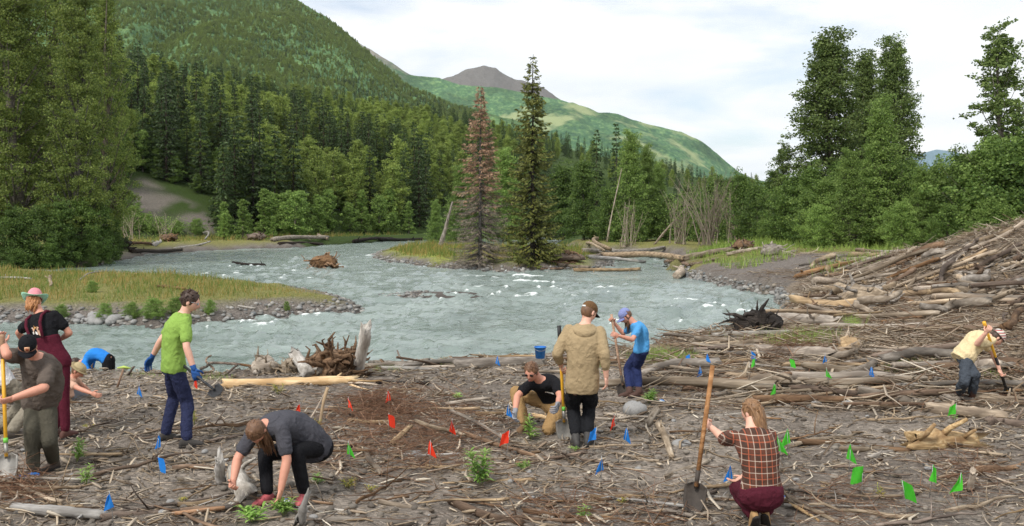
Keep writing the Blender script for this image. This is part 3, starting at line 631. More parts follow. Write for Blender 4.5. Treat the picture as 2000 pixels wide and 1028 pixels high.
def brush_slope(n=28000):
    X, Y, Z, T = MTN; g = np.random.default_rng(5); ns, nt = X.shape; i = g.integers(0, ns-1, n*3); j = g.integers(2, 108, n*3); a, b = g.uniform(size=(2, n*3))
    def bl(A): return (A[i, j]*(1-a)+A[i+1, j]*a)*(1-b)+(A[i, j+1]*(1-a)+A[i+1, j+1]*a)*b
    x, y, z = bl(X), bl(Y), bl(Z); px = 1000+F*x/y; py = HZ-F*(z-CH)/y; c = fbm(x*.012, y*.006, z*.012, o=4, s=7); k = (px > 190) & (px < 950) & (py > -60) & (c+g.uniform(-.5, .5, n*3) > -.35)
    x, y, z, c = x[k][:n], y[k][:n], z[k][:n], c[k][:n]; con = fbm(x*.006, y*.003, z*.01, o=3, s=17)+g.uniform(-.5, .5, len(x))-(z-160)/500 > .34
    sc = np.where(con, g.uniform(.45, .8, len(x)), g.uniform(.35, .65, len(x))); v = np.where(con, g.integers(0, 3, len(x)), 3+g.integers(0, 2, len(x)))
    forest(list(zip(x, y, z-1.2, g.uniform(0, 6, len(x)), sc, v)), 'alder brush and scattered spruce covering the green mountain')
brush_slope()
# grass: uncountable
def grass(name, n, pick, hgt, mat, label, seed, w=.03):
    g = np.random.default_rng(seed); x, y, hh = pick(g, n); z = height(x, y); k = len(x)
    b = np.stack([x, y, z-.03], -1); az = g.uniform(0, 2*PI, k); s = np.stack([np.cos(az), np.sin(az), 0*az], -1)*(w*np.clip(y/40, .5, 2.2))[:, None]
    hh = hh*g.uniform(.5, 1.2, k); tip = np.stack([g.normal(size=k)*.3*hh, g.normal(size=k)*.3*hh, hh], -1)
    V = np.stack([b-s*.5, b+s*.5, b+tip*.6+s*.35, b+tip], 1).reshape(-1, 3); i = np.arange(k)[:, None]*4
    ob(name, mesh(name, V, np.concatenate([i+np.array([0, 1, 2]), i+np.array([0, 2, 3])]), mat), label=label, cat='grass', kind='stuff')
def in_poly(poly, inset, box_, hgt, cl=.8):
    def f(g, n):
        x = g.uniform(box_[0], box_[1], n); y = g.uniform(box_[2], box_[3], n)
        d = -sdp(x, y, poly)+fbm(x*.35, y*.35, o=3, s=3)*1.1; c = fbm(x*cl, y*cl, o=3, s=15)
        k = (d > inset+c*1.5) & (c > -.35); return x[k], y[k], hgt*(1+c[k]*.9)*np.clip((d[k]-inset)/1.5, .4, 1)
    return f
grass('grass', 42000, in_poly(BAR, 1.5, (-42, -5, 30, 60), .34), .5, GRASS, 'tawny green grass covering the gravel bar at left', 301)
grass('grass', 22000, in_poly(ISLE, .9, (-15, 10, 60, 105), .6), .5, GRASS, 'yellow green grass on the island below the spruces', 302)
grass('grass', 16000, in_poly(FAR, 2.5, (-45, -5, 66, 160), .6), .6, GRASS, 'dry grass along the far bank', 303)
def rb(g, n):
    x = g.uniform(8, 50, n); y = g.uniform(40, 78, n); d = -sdp(x, y, NEAR); c = fbm(x*.2, y*.2, o=3, s=77)+.2*fbm(x, y, s=78)
    k = (d > 1) & (c+sstep(44, 60, y)*.75-.25 > .12); return x[k], y[k], .5*(1+c[k])
grass('grass', 30000, rb, .5, GRASSG, 'fresh green grass below the alder hedge', 304)

for k, (px, py, hh, w) in enumerate([(300,620,.65,1.5),(345,614,.6,1.4),(258,622,.55,1.3),(120,622,.5,1.2),(205,626,.6,1.2),(410,612,.5,1.0),(180,572,.5,1.2),(560,606,.35,.9)]+[(238,452,3.5,1.2),(262,446,3.0,1.2),(285,452,2.4,1.3),(310,455,2.0,1.4),(345,456,1.8,1.4),(250,420,3.2,1.2),(385,458,2.2,1.4)]):
    p = ground(px, py); tree_obj('willow_bush', *SHR[2], None, None, (p[0], p[1], p[2]-.05), k, (hh/6*w, hh/6*w, hh/6), 'low green willow bush on the gravel bar '+['left behind the green shirt man','right behind the green shirt man head','left of the tall bar bush','low, at the left cobbles','small, above the big cobbles','small, right of the green shirt man','in the middle of the grass','near the tip of the bar'][k] if k < 8 else 'light green scrub bush at the foot of the scree '+['beside the left cottonwoods','second from the left cottonwoods','third from the left cottonwoods','under the scree centre','right of the scree centre','higher up beside the cottonwoods','at the right end'][k-8], 'bush', 'low bushes on the gravel bar' if k < 8 else 'scrub at the foot of the scree')
# ------------------------------------------------------------------ driftwood, stones, litter
WG = wood('wood_grey', srgb('#665a4c'), srgb('#998b79'), srgb('#c9bcaa'))
WT = wood('wood_tan', srgb('#6c5c4a'), srgb('#a08b70'), srgb('#cbb697'))
WB = wood('wood_brown', srgb('#4b3a2c'), srgb('#7a614b'), srgb('#a1866b'))
WD = wood('wood_dark', srgb('#1d1815'), srgb('#3a312a'), srgb('#5d5147'))
WP = wood('wood_pale', srgb('#a88a64'), srgb('#d2b68d'), srgb('#e6d2b0'))
WW = wood('wood_bleached', srgb('#8a8379'), srgb('#b9b3aa'), srgb('#dad6cf'))
WR = wood('wood_rotten', srgb('#7d5f3c'), srgb('#bb9a66'), srgb('#dcc798'))
MATS = {'g': (WG, 'grey weathered'), 't': (WT, 'tan'), 'b': (WB, 'brown'), 'd': (WD, 'dark wet'), 'p': (WP, 'pale peeled'), 'w': (WW, 'bleached white'), 'r': (WR, 'rotten orange')}
ROCK = plain('river_stone', srgb('#8b8a88'), .8, .22, 9, .4)
LAND = [(60,880,'the man in the black cap'),(85,700,'the woman in burgundy overalls'),(150,765,'the kneeling person in the sun hat'),(345,870,'the man in the green shirt'),(545,980,'the squatting woman in black leggings'),(1050,830,'the kneeling man in sunglasses'),(1140,860,'the man in the tan hoodie'),(1240,770,'the woman in the blue shirt'),(1470,1000,'the woman in the plaid shirt'),(1885,770,'the woman in the cream shirt'),
        (580,752,'the long pale peeled log'),(640,700,'the dark root wad'),(707,700,'the upright bleached stump'),(1055,690,'the blue bucket'),(1840,870,'the rotten orange log'),(1240,800,'the round boulder'),(940,930,'the tall leafy fireweed'),(800,840,'the reddish brush pile'),(1480,640,'the black root wad'),(1560,700,'the thick brown log with roots'),(1930,490,'the top of the debris mound'),(1700,600,'the middle of the debris field'),(1880,800,'the split pale log'),(140,1005,'the pale log at bottom left'),(960,1000,'the curved branch at bottom centre'),(1780,965,'the group of green flags'),(1400,545,'the grassy corner of the right bank'),(1250,500,'the log jam'),(330,475,'the far bank snag')]
def where(px, py):
    d, q = min(((px-a)**2+((py-b)*1.7)**2, i) for i, (a, b, _) in enumerate(LAND)); a, b, t = LAND[q]
    dx, dy = px-a, (py-b)*1.7
    far = 'just ' if d < 70**2 else ('' if d < 150**2 else 'well ')
    return (far+('left of ' if dx < 0 else 'right of ') if abs(dx) > abs(dy) else far+('behind ' if dy < 0 else 'in front of '))+t
def log_mesh(L, r0, r1, seed, bend=.03, ns=14, n=10, stubs=2, brk=.8, mat=WG, rough=.10):
    g = np.random.default_rng(seed); t = np.linspace(0, 1, ns); M = MB()
    ph = g.uniform(0, 6, 2); P = np.stack([L*t, bend*L*np.sin(t*PI*g.uniform(.8, 2)+ph[0]), bend*L*.5*np.sin(t*PI*1.3+ph[1])], -1)
    P[:, 1] -= np.linspace(P[0, 1], P[-1, 1], ns); P[:, 2] -= np.linspace(P[0, 2], P[-1, 2], ns)
    rad = (r0+(r1-r0)*t)*(1+g.normal(size=ns)*rough*.6)
    V, Fs = tube(P, rad, n, True, rough, g)
    V[:n, 0] += g.uniform(-1, 1, n)*r0*brk; V[(ns-1)*n:ns*n, 0] += g.uniform(-1, 1.4, n)*r1*brk*1.3; V[ns*n, 0] += r0*.3; V[ns*n+1, 0] -= r1*.3
    M.add(V, Fs)
    for k in range(stubs):
        i = g.integers(1, ns-1); az = g.uniform(0, 2*PI); d = np.array((g.uniform(-.4, .6), math.cos(az), math.sin(az))); d /= np.linalg.norm(d); l = rad[i]*g.uniform(1.3, 3.5)
        M.add(*tube([P[i], P[i]+d*l*.6, P[i]+d*l+g.normal(size=3)*.1*l], [rad[i]*.4, rad[i]*.28, rad[i]*.16], 5, True, .2, g))
    return M.mesh('log', mat, True)
def orient(o, p0, p1):
    x = Vector(p1)-Vector(p0); x.normalize(); z = Vector((0, 0, 1)); y = z.cross(x); y.normalize(); z = x.cross(y)
    M = Matrix((x, y, z)).transposed().to_4x4(); M.translation = Vector(p0); o.matrix_world = M; return o
LOGN = [0]
def log(px0, py0, px1, py1, d, m='g', label='', l0=0.0, l1=0.0, taper=.75, bend=.02, stubs=2, name='driftwood_log', group='driftwood logs', brk=.8, cat='log', sink=.75, n=10, rough=.10):
    """a log between two photo pixels, lying on the ground (l0, l1: metres its ends stand above it)"""
    LOGN[0] += 1; a = ground(px0, py0, l0); b = ground(px1, py1, l1); L = np.linalg.norm(b-a); r = d/F*(a[1]+b[1])/4
    a = a+(0, 0, r*sink-.0); b = b+(0, 0, r*taper*sink)
    o = ob(name, log_mesh(max(L, .05), r, r*taper, 500+LOGN[0], bend, stubs=stubs, brk=brk, mat=MATS[m][0], n=n, rough=rough, ns=14 if rough < .15 else 26), label=label, cat=cat, group=group)
    return orient(o, a, b)
NB = 'logs on the near bank'
log(436,758,692,750,20,'p','long pale peeled log lying behind the squatting woman',taper=.9,stubs=1,bend=.016,group=NB)
for i,(a,b,c,d,w) in enumerate([(680,746,745,744,7),(685,754,722,762,5),(680,750,738,752,6),(672,745,715,740,5)]):
    log(a,b,c,d,w,'p','pale splinter '+['pointing right along the top of','hanging down from','along the middle of','standing up from'][i]+' the peeled log end',taper=.3,stubs=0,brk=1.6,l0=.1-.03*i,l1=.06,group='splinters of the peeled log',name='wood_splinter',cat='splinter',n=6)
log(735,751,835,752,11,'d','dark flat log continuing right of the peeled log',group=NB)
log(724,714,835,708,12,'g','grey log at the water edge right of the bleached stump',group=NB); log(745,724,872,724,10,'w','thin bleached log in front of the grey water edge log',group=NB)
log(888,722,1062,714,22,'g','thick grey log at the water edge under the blue bucket',group=NB,taper=.9)
log(600,738,575,700,26,'w','short bleached log end pointing at the camera, left of the root wad',group=NB,taper=.9,l0=.05,l1=.2); log(628,735,618,700,20,'g','short grey log standing on end against the root wad',group=NB,l0=.05,l1=.25)
log(500,732,545,722,14,'g','grey broken log end left of the root wad',group=NB)
log(1280,742,1440,748,9,'b','brown pole behind the plaid woman shovel handle',group=NB); log(1420,741,1520,744,17,'t','split tan log right of the tall wooden shovel handle',group=NB); log(1515,744,1640,754,11,'b','thin brown log continuing right of the split tan log',group=NB)
log(1478,694,1625,703,25,'t','thick brown log with a root flare end in the flag area',group=NB,taper=1.05); log(1625,703,1672,690,16,'g','curled grey root at the right end of the thick brown log',group=NB,l1=.25)
log(1395,664,1565,655,16,'w','pale grey log along the water edge below the black root wad',group=NB); log(1500,632,1640,634,24,'g','grey trunk running right from the black root wad',group=NB,taper=.8)
log(1345,672,1470,668,10,'g','thin grey log on the bank near the water bend',group=NB)
log(1790,776,1905,789,18,'t','tan log in front of the cream shirt woman boots',group=NB); log(1895,785,2010,792,19,'t','peeled log at the right edge below the shovel',group=NB,taper=.95); log(1808,806,1960,822,24,'t','split pale log below the cream shirt woman',group=NB,taper=.9,bend=.01,rough=.12,n=12); log(1930,830,2010,836,20,'b','brown log cut by the right edge',group=NB)
log(1770,880,1915,872,42,'r','thick rotten log split open to orange heartwood',group=NB,taper=.7,stubs=4,brk=1.4,rough=.14,n=12); log(1560,868,1775,884,13,'b','long thin brown log running into the rotten log',group=NB); log(1640,882,1745,876,12,'g','grey branch crossing left of the rotten log',group=NB); log(1690,900,1790,872,9,'g','thin grey pole leaning under the rotten log',group=NB)
log(1908,928,2008,886,15,'b','reddish curved branch at the right edge in the foreground',group=NB,bend=.06); log(1895,960,1900,925,14,'t','short broken stump beside the foreground green flags',group=NB,l1=.22)
log(1230,818,1180,810,8,'g','grey stick pile pole near the round boulder',group=NB); log(1285,835,1312,898,15,'g','short split tan log pointing at the camera right of the bagged blue flag',group=NB); log(1284,806,1262,836,17,'g','pale twisted wood chunk by the round boulder',group=NB,l0=.1)
log(30,1002,205,1014,22,'w','pale barked log at bottom left',group=NB,taper=.85); log(200,1018,360,1004,17,'b','brown log under the loose wooden handle',group=NB); log(350,1006,470,996,15,'b','brown stick end beyond the bottom left log',group=NB)
log(585,1030,602,968,22,'w','upright bleached splintered stump in front of the squatting woman',group=NB,l1=.3,taper=.35,brk=1.8)
log(432,945,428,900,22,'w','white sharp driftwood stump left of the squatting woman',group=NB,l1=.32,taper=.7,brk=1.8); log(486,985,455,918,40,'w','weathered white stump base at the squatting woman hand',group=NB,l1=.15,taper=.7,brk=1.2)
log(740,984,845,1002,11,'t','short tan branch at bottom centre left',group=NB); log(880,984,1020,1026,17,'b','curved brown branch at bottom centre',group=NB,bend=.05); log(640,1024,805,1030,17,'g','grey log along the bottom edge',group=NB); log(1020,1000,1180,1018,9,'b','thin brown branch at the bottom right of centre',group=NB)
log(1290,1010,1400,960,9,'b','thin branch leaning beside the dark shovel blade',group=NB); log(1500,955,1640,1026,11,'t','split tan branch behind the plaid woman shoe',group=NB); log(1530,975,1600,1020,7,'p','pale strip right of the plaid woman shoe',group=NB); log(1380,905,1300,935,12,'g','grey forked branch left of the plaid woman knee',group=NB)
BR = 'branches in the brush pile'
log(680,826,770,828,10,'t','straight tan branch in the brush pile',group=BR); log(600,835,700,826,9,'b','brown branch behind the squatting woman back',group=BR); log(715,884,745,930,14,'t','thick forked branch below the green flag of the brush pile',group=BR); log(690,880,725,886,8,'t','short arm of the forked branch by the green flag',group=BR); log(745,930,835,905,12,'b','curved brown branch ending at the low red flag',group=BR,bend=.06)
log(812,826,905,852,9,'g','long grey branch left half across the brush pile',group=BR,l0=.1,l1=.1); log(905,850,1062,898,10,'b','long brown branch reaching toward the tan hoodie man boots',group=BR,l0=.08); log(880,806,990,862,8,'t','light branch running to the big red flag',group=BR,l0=.12,l1=.05); log(765,872,800,838,13,'t','short split tan stick jutting up in the brush pile',group=BR,l1=.18); log(930,812,1000,808,9,'t','tan branch beside the kneeling man glove',group=BR); log(1040,815,1075,820,10,'p','pale stick under the kneeling man knee',group=BR); log(870,792,960,780,8,'g','thin grey branch behind the brush pile',group=BR,l1=.1)
log(640,760,625,830,7,'t','thin upright dead sapling stem behind the squatting woman',group=BR,l0=.45); log(605,822,640,760,4,'t','fine side twig of the dead sapling',group=BR,l1=.4); log(1010,845,960,870,6,'b','brown branch held near the kneeling man',group=BR)
WE = 'branches on the water edge'
log(392,722,470,714,6,'b','low arching branch at the water edge beside the green shirt man',group=WE,l1=.12); log(470,714,575,724,5,'b','right half of the arching water edge branch',group=WE,l0=.12); log(395,732,412,696,5,'b','twig standing up at the water edge right of the green shirt man',group=WE,l1=.3); log(440,735,465,714,5,'b','prop twig under the arching branch',group=WE,l1=.12); log(250,735,262,718,5,'b','short twig by the bank pick',group=WE,l1=.15)
log(775,700,860,716,5,'b','thin twig tangle right of the stump at the water',group=WE,l0=.25); log(790,712,776,686,4,'b','upright twig right of the stump',group=WE,l1=.25); log(1120,700,1180,694,6,'g','grey twig behind the tan hoodie man',group=WE)
# the bleached stump post
log(699,736,714,650,25,'w','tall upright bleached stump at the water edge',taper=.95,l1=.85,stubs=0,brk=.9,group=NB,name='stump',cat='stump')
# far logs
FB = 'drift logs around the island'
for i,(a,b,c,d,w,m,l) in enumerate([(1085,508,1180,500,9,'g','grey log at the island tail'),(1160,470,1192,490,8,'t','short tan log leaning up at the jam'),(1150,478,1180,492,6,'g','second log leaning up at the jam'),(1140,494,1297,486,10,'g','long grey log on top of the jam'),(1175,503,1335,509,13,'t','thick tan log spanning the side channel'),(1150,506,1260,514,8,'w','bleached pole lying in the jam'),(1120,531,1250,528,8,'t','tan log floating at the jam foot'),(1330,512,1430,491,14,'g','thick grey log up against the willows'),(1300,515,1345,520,9,'b','brown log bridging to the right bank'),(1322,545,1332,528,16,'t','stubby log end on the right bank corner'),(1240,498,1300,505,8,'g','grey log behind the thick tan log'),(1090,520,1150,524,7,'t','small log on the island shore'),(1050,528,1100,526,6,'b','dark driftwood on the island shore'),(890,496,945,498,7,'w','bleached log on the island grass'),(1350,520,1400,508,8,'g','grey log at the right bank corner'),(1420,500,1480,488,8,'g','grey log below the alder hedge')]):
    log(a,b,c,d,w,m,l+' in the middle distance',group=FB,stubs=3,l0=.15 if i in (3,) else 0,l1=.7 if i in (1,2) else .1)
FL = 'drift logs on the far left bank'
for a,b,c,d,w,m,l in [(222,481,300,478,7,'b','brown log on the far bank under the willows'),(300,482,335,462,8,'w','pale log raised on end on the far bank'),(255,494,355,490,8,'d','dark log at the far water edge'),(340,487,410,473,4,'w','thin pale pole on the far bank'),(532,472,640,466,9,'g','long grey log on the far gravel'),(545,478,630,479,6,'d','dark log below the long grey far log'),(640,470,622,461,7,'g','upturned end of the long far log'),(690,474,765,468,7,'d','dark log left of a far pair at the river bend'),(740,470,825,469,7,'d','dark log right of a far pair at the river bend'),(455,516,517,520,7,'d','dark log lying in the river rapids'),(395,456,400,468,3,'w','thin pale stick standing on the far bank'),(100,560,98,542,7,'g','grey stump in the grass bar at left'),(310,562,360,566,7,'b','brown log in the grass bar'),(155,548,210,530,3,'w','thin pale pole in the grass bar'),(0,545,60,546,5,'w','pale pole at the left end of the grass bar'),(465,600,500,604,5,'w','curved bleached root on the gravel shore')]:
    log(a,b,c,d,w,m,l,group=FL,l1=.35 if 'raised' in l or 'upturned' in l or 'standing' in l or 'stump' in l else .05,stubs=3)
def snag(px0, py0, px1, py1, w, label, Y, m=BARK):
    X = (px0-1000)/F*Y; a = np.array((X, Y, h1(X, Y)-.1)); b = at(px1, py1, Y); L = np.linalg.norm(b-a); r = w/F*Y/2
    orient(ob('leaning_trunk', log_mesh(L, r, r*.35, int(px0), .02, 16, 8, 6, mat=m), label=label, cat='trunk', group='leaning trunks'), a, b)
snag(1185,470,1214,330,3.5,'pale leaning trunk behind the log jam',104,WG); snag(858,478,884,395,10,'leaning grey trunk left of the brown spruce',96,WG); snag(1278,490,1345,400,5,'thin bare pole leaning among the willows',96,WG)
def rootwad(px, py, Y, size, n, label, mat, seed, tilt=(0, -.3, 1), name='root_wad', sq=(1, 1, 1)):
    g = np.random.default_rng(seed); p = ground(px, py) if Y is None else at(px, py, Y); e = bpy.data.objects.new(name, None); COL.objects.link(e); e.location = p; tag(e, label, 'root wad', 'root wads')
    M = MB(); up = unit(np.array(tilt, float))
    for i in range(n):
        d = unit(g.normal(size=3)+up*.9); d[2] = abs(d[2])*.9+.05; s = size*g.uniform(.4, .72); q = g.normal(size=3)*.12*size
        t = np.linspace(0, 1, 6)[:, None]; P = q+d*s*t*np.array(sq)+np.cumsum(g.normal(size=(6, 3)), 0)*.075*size; P[:, 2] = np.maximum(P[:, 2], -.05)
        M.add(*tube(P, np.linspace(.12, .016, 6)*size*g.uniform(.3, 1.0), 5, True, .2, g))
    ob('roots', M.mesh('roots', mat, True), e)
    C = MB(); V, Fs = ell((0, 0, size*.2), np.array((.50, .38, .42))*size*np.array(sq), 12, 9); V += g.normal(size=V.shape)*.05*size; C.add(V, Fs); ob('root_core', C.mesh('root_core', mat, False), e)
rootwad(650,733,None,.80,170,'dark upturned root wad at the water edge behind the peeled log',WB,901,(.35,.1,.8),sq=(1.15,1,.85)); rootwad(516,730,None,.5,26,'small grey split stump roots left of the root wad',WG,902); rootwad(570,728,None,.42,20,'grey root tangle between the stump and root wad',WG,903)
rootwad(1482,652,None,1.0,80,'black wet root wad lying in the river at the bank',WD,904,(-.6,.1,.6),sq=(1.2,1,.75)); rootwad(632,523,None,2.0,44,'brown root snag stranded in the river rapids',WB,905,(.3,0,.7),sq=(1,.8,.55))
rootwad(1660,690,None,.5,26,'pale twisted roots at the end of the thick brown log',WT,906); rootwad(1690,600,None,1.3,40,'grey root mass in the debris field',WG,907,sq=(1.3,1,.6)); rootwad(235,484,None,2.0,26,'dark root wad on the far bank beside the willows',WD,908,sq=(1,1,.6)); rootwad(500,470,None,2.2,20,'dark root wad on the far gravel bank',WB,909,sq=(1,1,.5)); rootwad(1450,490,None,1.5,24,'brown root wad below the hedge at the right bank corner',WB,910,sq=(1,1,.7)); rootwad(330,472,None,2.0,22,'brown root tangle beside the raised far log',WB,911,sq=(1,1,.5)); rootwad(1510,500,None,1.4,24,'grey root tangle on the right bank grass',WG,912,sq=(1,1,.6)); rootwad(1110,512,None,1.6,34,'brown tangle of drift roots at the island tail',WB,913,sq=(1.6,1,.4))
# scattered logs of the debris field on the right
RL = 'drift logs of the debris field'
VAR = [log_mesh(1, .05, .035, 700+i, .05, 9, 8, 3, mat=None if False else [WG, WB, WT, WG][i % 4]) for i in range(12)]
def scatter_logs(n, reg, seed, lmin, lmax, dmin, dmax, lift, yaw=.3, mats='gbtg', grp=RL):
    g = np.random.default_rng(seed)
    for k in range(n):
        while True:
            px, py = g.uniform(reg[0], reg[2]), g.uniform(reg[1], reg[3]); p = ground(px, py)
            if p[2] > ZW+.25 and (py > 585 or px > 1600) and not (px < 1540 and py < 655): break
        L = math.exp(g.uniform(math.log(lmin), math.log(lmax))); d = dmin*(dmax/dmin)**(g.uniform()**1.6); a = g.normal()*yaw; a += PI if g.uniform() < .5 else 0
        v = g.integers(0, 12); dv = np.array((math.cos(a), math.sin(a)))*L/2; q0, q1 = p[:2]-dv, p[:2]+dv
        z0 = max(h1(*q0), ZW)+d*.4+abs(g.normal())*lift; z1 = max(h1(*q1), ZW)+d*.4+abs(g.normal())*lift
        o = ob('driftwood_log', VAR[v], label=('huge ' if L > 3 else 'long ' if L > 1.8 else 'short ' if L < 1.1 else '')+('thick ' if d > .16 else 'thin ' if d < .08 else '')+['grey', 'brown', 'tan', 'grey'][v % 4]+' drift log '+where(px, py), cat='log', group=grp)
        orient(o, (*q0, z0), (*q1, z1)); M = o.matrix_world.copy(); o.matrix_world = M @ Matrix.Diagonal((L, d*10, d*10, 1))
scatter_logs(84, (1560,505,2000,640), 31, .6, 2.6, .06, .24, .12, 1.1)
scatter_logs(44, (1820,452,2000,570), 32, .5, 2.0, .05, .17, .10, 3.0)
scatter_logs(64, (1300,640,2000,800), 33, .7, 3.2, .05, .2, .06, .3)
scatter_logs(46, (1600,470,2000,620), 36, .7, 2.6, .14, .36, .18, .9)
scatter_logs(26, (1420,490,1860,545), 34, 1.5, 4.5, .10, .30, .1, .5)
scatter_logs(16, (720,700,1200,735), 35, .7, 2.2, .05, .12, .03, .25, grp='drift logs along the near water edge')
# single sticks on the work ground
ST = 'sticks on the work ground'; SV = []
for i in range(16):
    g = np.random.default_rng(800+i); M = MB(); t = np.linspace(0, 1, 8); b = np.cumsum(g.normal(size=(8, 2)), 0)*.02
    P = np.stack([t, b[:, 0]-np.linspace(b[0, 0], b[-1, 0], 8), (b[:, 1]-np.linspace(b[0, 1], b[-1, 1], 8))*.6], -1); M.add(*tube(P, np.linspace(.016, .007, 8)*g.uniform(.7, 1.3), 6, True, .2, g))
    for q in range(g.integers(0, 4)):
        k = g.integers(2, 7); d = unit(np.array((g.uniform(.2, 1), g.normal()*.9, abs(g.normal())*.5)))*g.uniform(.1, .35); M.add(*tube([P[k], P[k]+d*.5+g.normal(size=3)*.015, P[k]+d], [.008, .006, .003], 5, True))
    SV.append(M.mesh('stick', [WG, WB, WT, WW, WB, WG, WT, WB][i % 8], True))
g = np.random.default_rng(77)
SCOL = ['grey', 'brown', 'tan', 'bleached', 'brown', 'grey', 'tan', 'brown']
for k in range(290):
    px = g.uniform(0, 2000); py = 738+287*g.uniform()**.8; p = ground(px, py); L = math.exp(g.uniform(math.log(.28), math.log(1.25))); v = g.integers(0, 16); a = g.normal()*.55+(PI if g.uniform() < .5 else 0); dv = np.array((math.cos(a), math.sin(a)))*L/2
    q0, q1 = p[:2]-dv, p[:2]+dv; r = .013*L; o = ob('stick', SV[v], label=('long ' if L > .85 else 'short ' if L < .42 else '')+SCOL[v % 8]+(' straight stick ' if v % 3 else ' forked stick ')+where(px, py), cat='stick', group=ST)
    orient(o, (*q0, h1(*q0)+r+abs(g.normal())*.02), (*q1, h1(*q1)+r+abs(g.normal())*.03)); o.matrix_world = o.matrix_world @ Matrix.Diagonal((L, L*g.uniform(.8, 1.5), L*g.uniform(.8, 1.5), 1))
# litter too fine to pick apart
def litter(name, n, pick, lmin, lmax, wk, tilt, yaw, mat, label, seed, curve=.12):
    g = np.random.default_rng(seed); x, y, dz = pick(g, n); n = len(x); l = np.exp(g.uniform(math.log(lmin), math.log(lmax), n)); w = l*wk*g.uniform(.5, 1.6, n); w = np.maximum(w, .0035)
    a = g.normal(size=n)*yaw; tz = g.normal(size=n)*tilt; d = np.stack([np.cos(a)*np.cos(tz), np.sin(a)*np.cos(tz), np.sin(tz)], -1); s = np.stack([-np.sin(a), np.cos(a), 0*a], -1); u = np.cross(d, s)
    z = height(x, y); c = np.stack([x, y, np.maximum(z, ZW)+w*.5+np.abs(np.sin(tz))*l*.35+dz], -1); V = np.zeros((n, 9, 3)); bn = (g.normal(size=n)*curve*l)[:, None]
    for r_, (t, k) in enumerate(((-.5, .75), (0, 1.), (.5, .4))):
        q = c+d*(t*l)[:, None]+(s*bn if t == 0 else 0)
        for j in range(3):
            an = j*2*PI/3+.5; V[:, r_*3+j] = q+(s*math.cos(an)*1.3+u*math.sin(an)*.8)*(w*k*.5)[:, None]
    f = np.array([(r_*3+j, r_*3+(j+1) % 3, r_*3+3+(j+1) % 3, r_*3+3+j) for r_ in (0, 1) for j in range(3)])
    ob(name, mesh(name, V.reshape(-1, 3), (np.arange(n)[:, None, None]*9+f).reshape(-1, 4), mat), label=label, cat='litter', kind='stuff')
def isl_wood(name, cols):
    n = NT(name); r = n.n('NewGeometry').outputs['Random Per Island']; f = n.noise(n.coord('Pos'), 30, 3)
    c = n.ramp(r, [(i/(len(cols)-1), srgb(c)) for i, c in enumerate(cols)]); n.bsdf(n.value(c, n.rng(f, .65, 1.3)), .9, Specular_IOR_Level=.15); return n.m
LIT = isl_wood('wood_litter', ['#5a4c3f', '#8a7d6e', '#b0a290', '#705c49', '#cfc0aa', '#98866f', '#7d6c59', '#e0d5c2'])
LITB = isl_wood('brown_twigs', ['#5d4434', '#80604c', '#a07d64', '#6d5140', '#947661'])
def near_pick(g, n):
    Y = np.sqrt(g.uniform(7.4**2, 24**2, n)); X = Y*g.uniform(-.6, .6, n); z, who, ed = height(X, Y, True); c = fbm(X*.7, Y*.7, o=3, s=44)
    k = (who == 0) & (ed > .5) & (c+g.uniform(-.5, .5, n) > -.3); return X[k], Y[k], np.abs(g.normal(size=k.sum()))*.008
def right_pick(g, n):
    Y = g.uniform(13, 62, n)**1.0; X = Y*g.uniform(.1, .62, n); z, who, ed = height(X, Y, True); c = fbm(X*.35, Y*.35, o=3, s=46)
    k = (who == 0) & (ed > .4) & (X > 2) & (c+g.uniform(-.5, .5, n) > np.where(Y > 46, .25, -.35)); return X[k], Y[k], np.abs(g.normal(size=k.sum()))*.05
litter('wood_litter', 31000, near_pick, .04, .30, .075, .2, 1.5, LIT, 'wood chips and twigs strewn over the grey dirt', 51)
litter('fine_chips', 24000, near_pick, .02, .09, .25, .3, 2, LIT, 'small wood chips and bark crumbs on the dirt', 52)
litter('debris_litter', 21000, right_pick, .15, 1.0, .04, .16, .85, LIT, 'broken branches heaped over the debris field', 53)
litter('bark_shards', 4500, near_pick, .05, .17, .28, .2, 1.4, LIT, 'flat bark shards and split wood scraps on the dirt', 58, .02)
litter('debris_twigs', 8000, right_pick, .25, 1.0, .014, .2, 1.0, LITB, 'brown twigs heaped over the debris field', 56)
def mound_pick(g, n):
    X = g.uniform(12, 25, n); Y = g.uniform(25, 41, n); k = g.uniform(size=n) < np.clip(mound(X, Y)/1.6, 0, 1); return X[k], Y[k], np.abs(g.normal(size=k.sum()))*.12
litter('mound_sticks', 7000, mound_pick, .2, .9, .035, .25, 2.0, LIT, 'sticks and broken poles piled on the debris mound', 57)
def brush(cx, cy, rx, ry, n, seed, label, lift=.06):
    P0 = ground(cx, cy)
    def pk(g, n): 
        px = cx+g.normal(size=n)*rx*.62; py = cy+g.normal(size=n)*ry*.62; py = np.clip(py, 700, 1040); Y = CH*F/(py-HZ); return (px-1000)/F*Y, Y, np.abs(g.normal(size=n))*lift*np.exp(-((px-cx)/rx)**2)
    litter('brush_twigs', n, pk, .25, .85, .009, .16, 1.0, LITB, label, seed, .2)
brush(800,845,170,75,1300,61,'reddish brown dead brush heaped between the red flags'); brush(740,800,70,25,600,62,'brush clump by the two upper red flags'); brush(30,960,60,25,220,63,'brown brush at the lower left edge'); brush(1640,990,120,50,150,64,'dark brush at lower right'); brush(1150,1000,160,40,170,65,'brown brush along the bottom right of centre'); brush(1890,930,60,45,120,66,'brown brush by the right flags'); brush(1560,650,60,30,500,67,'twigs by the right bank logs',.2)
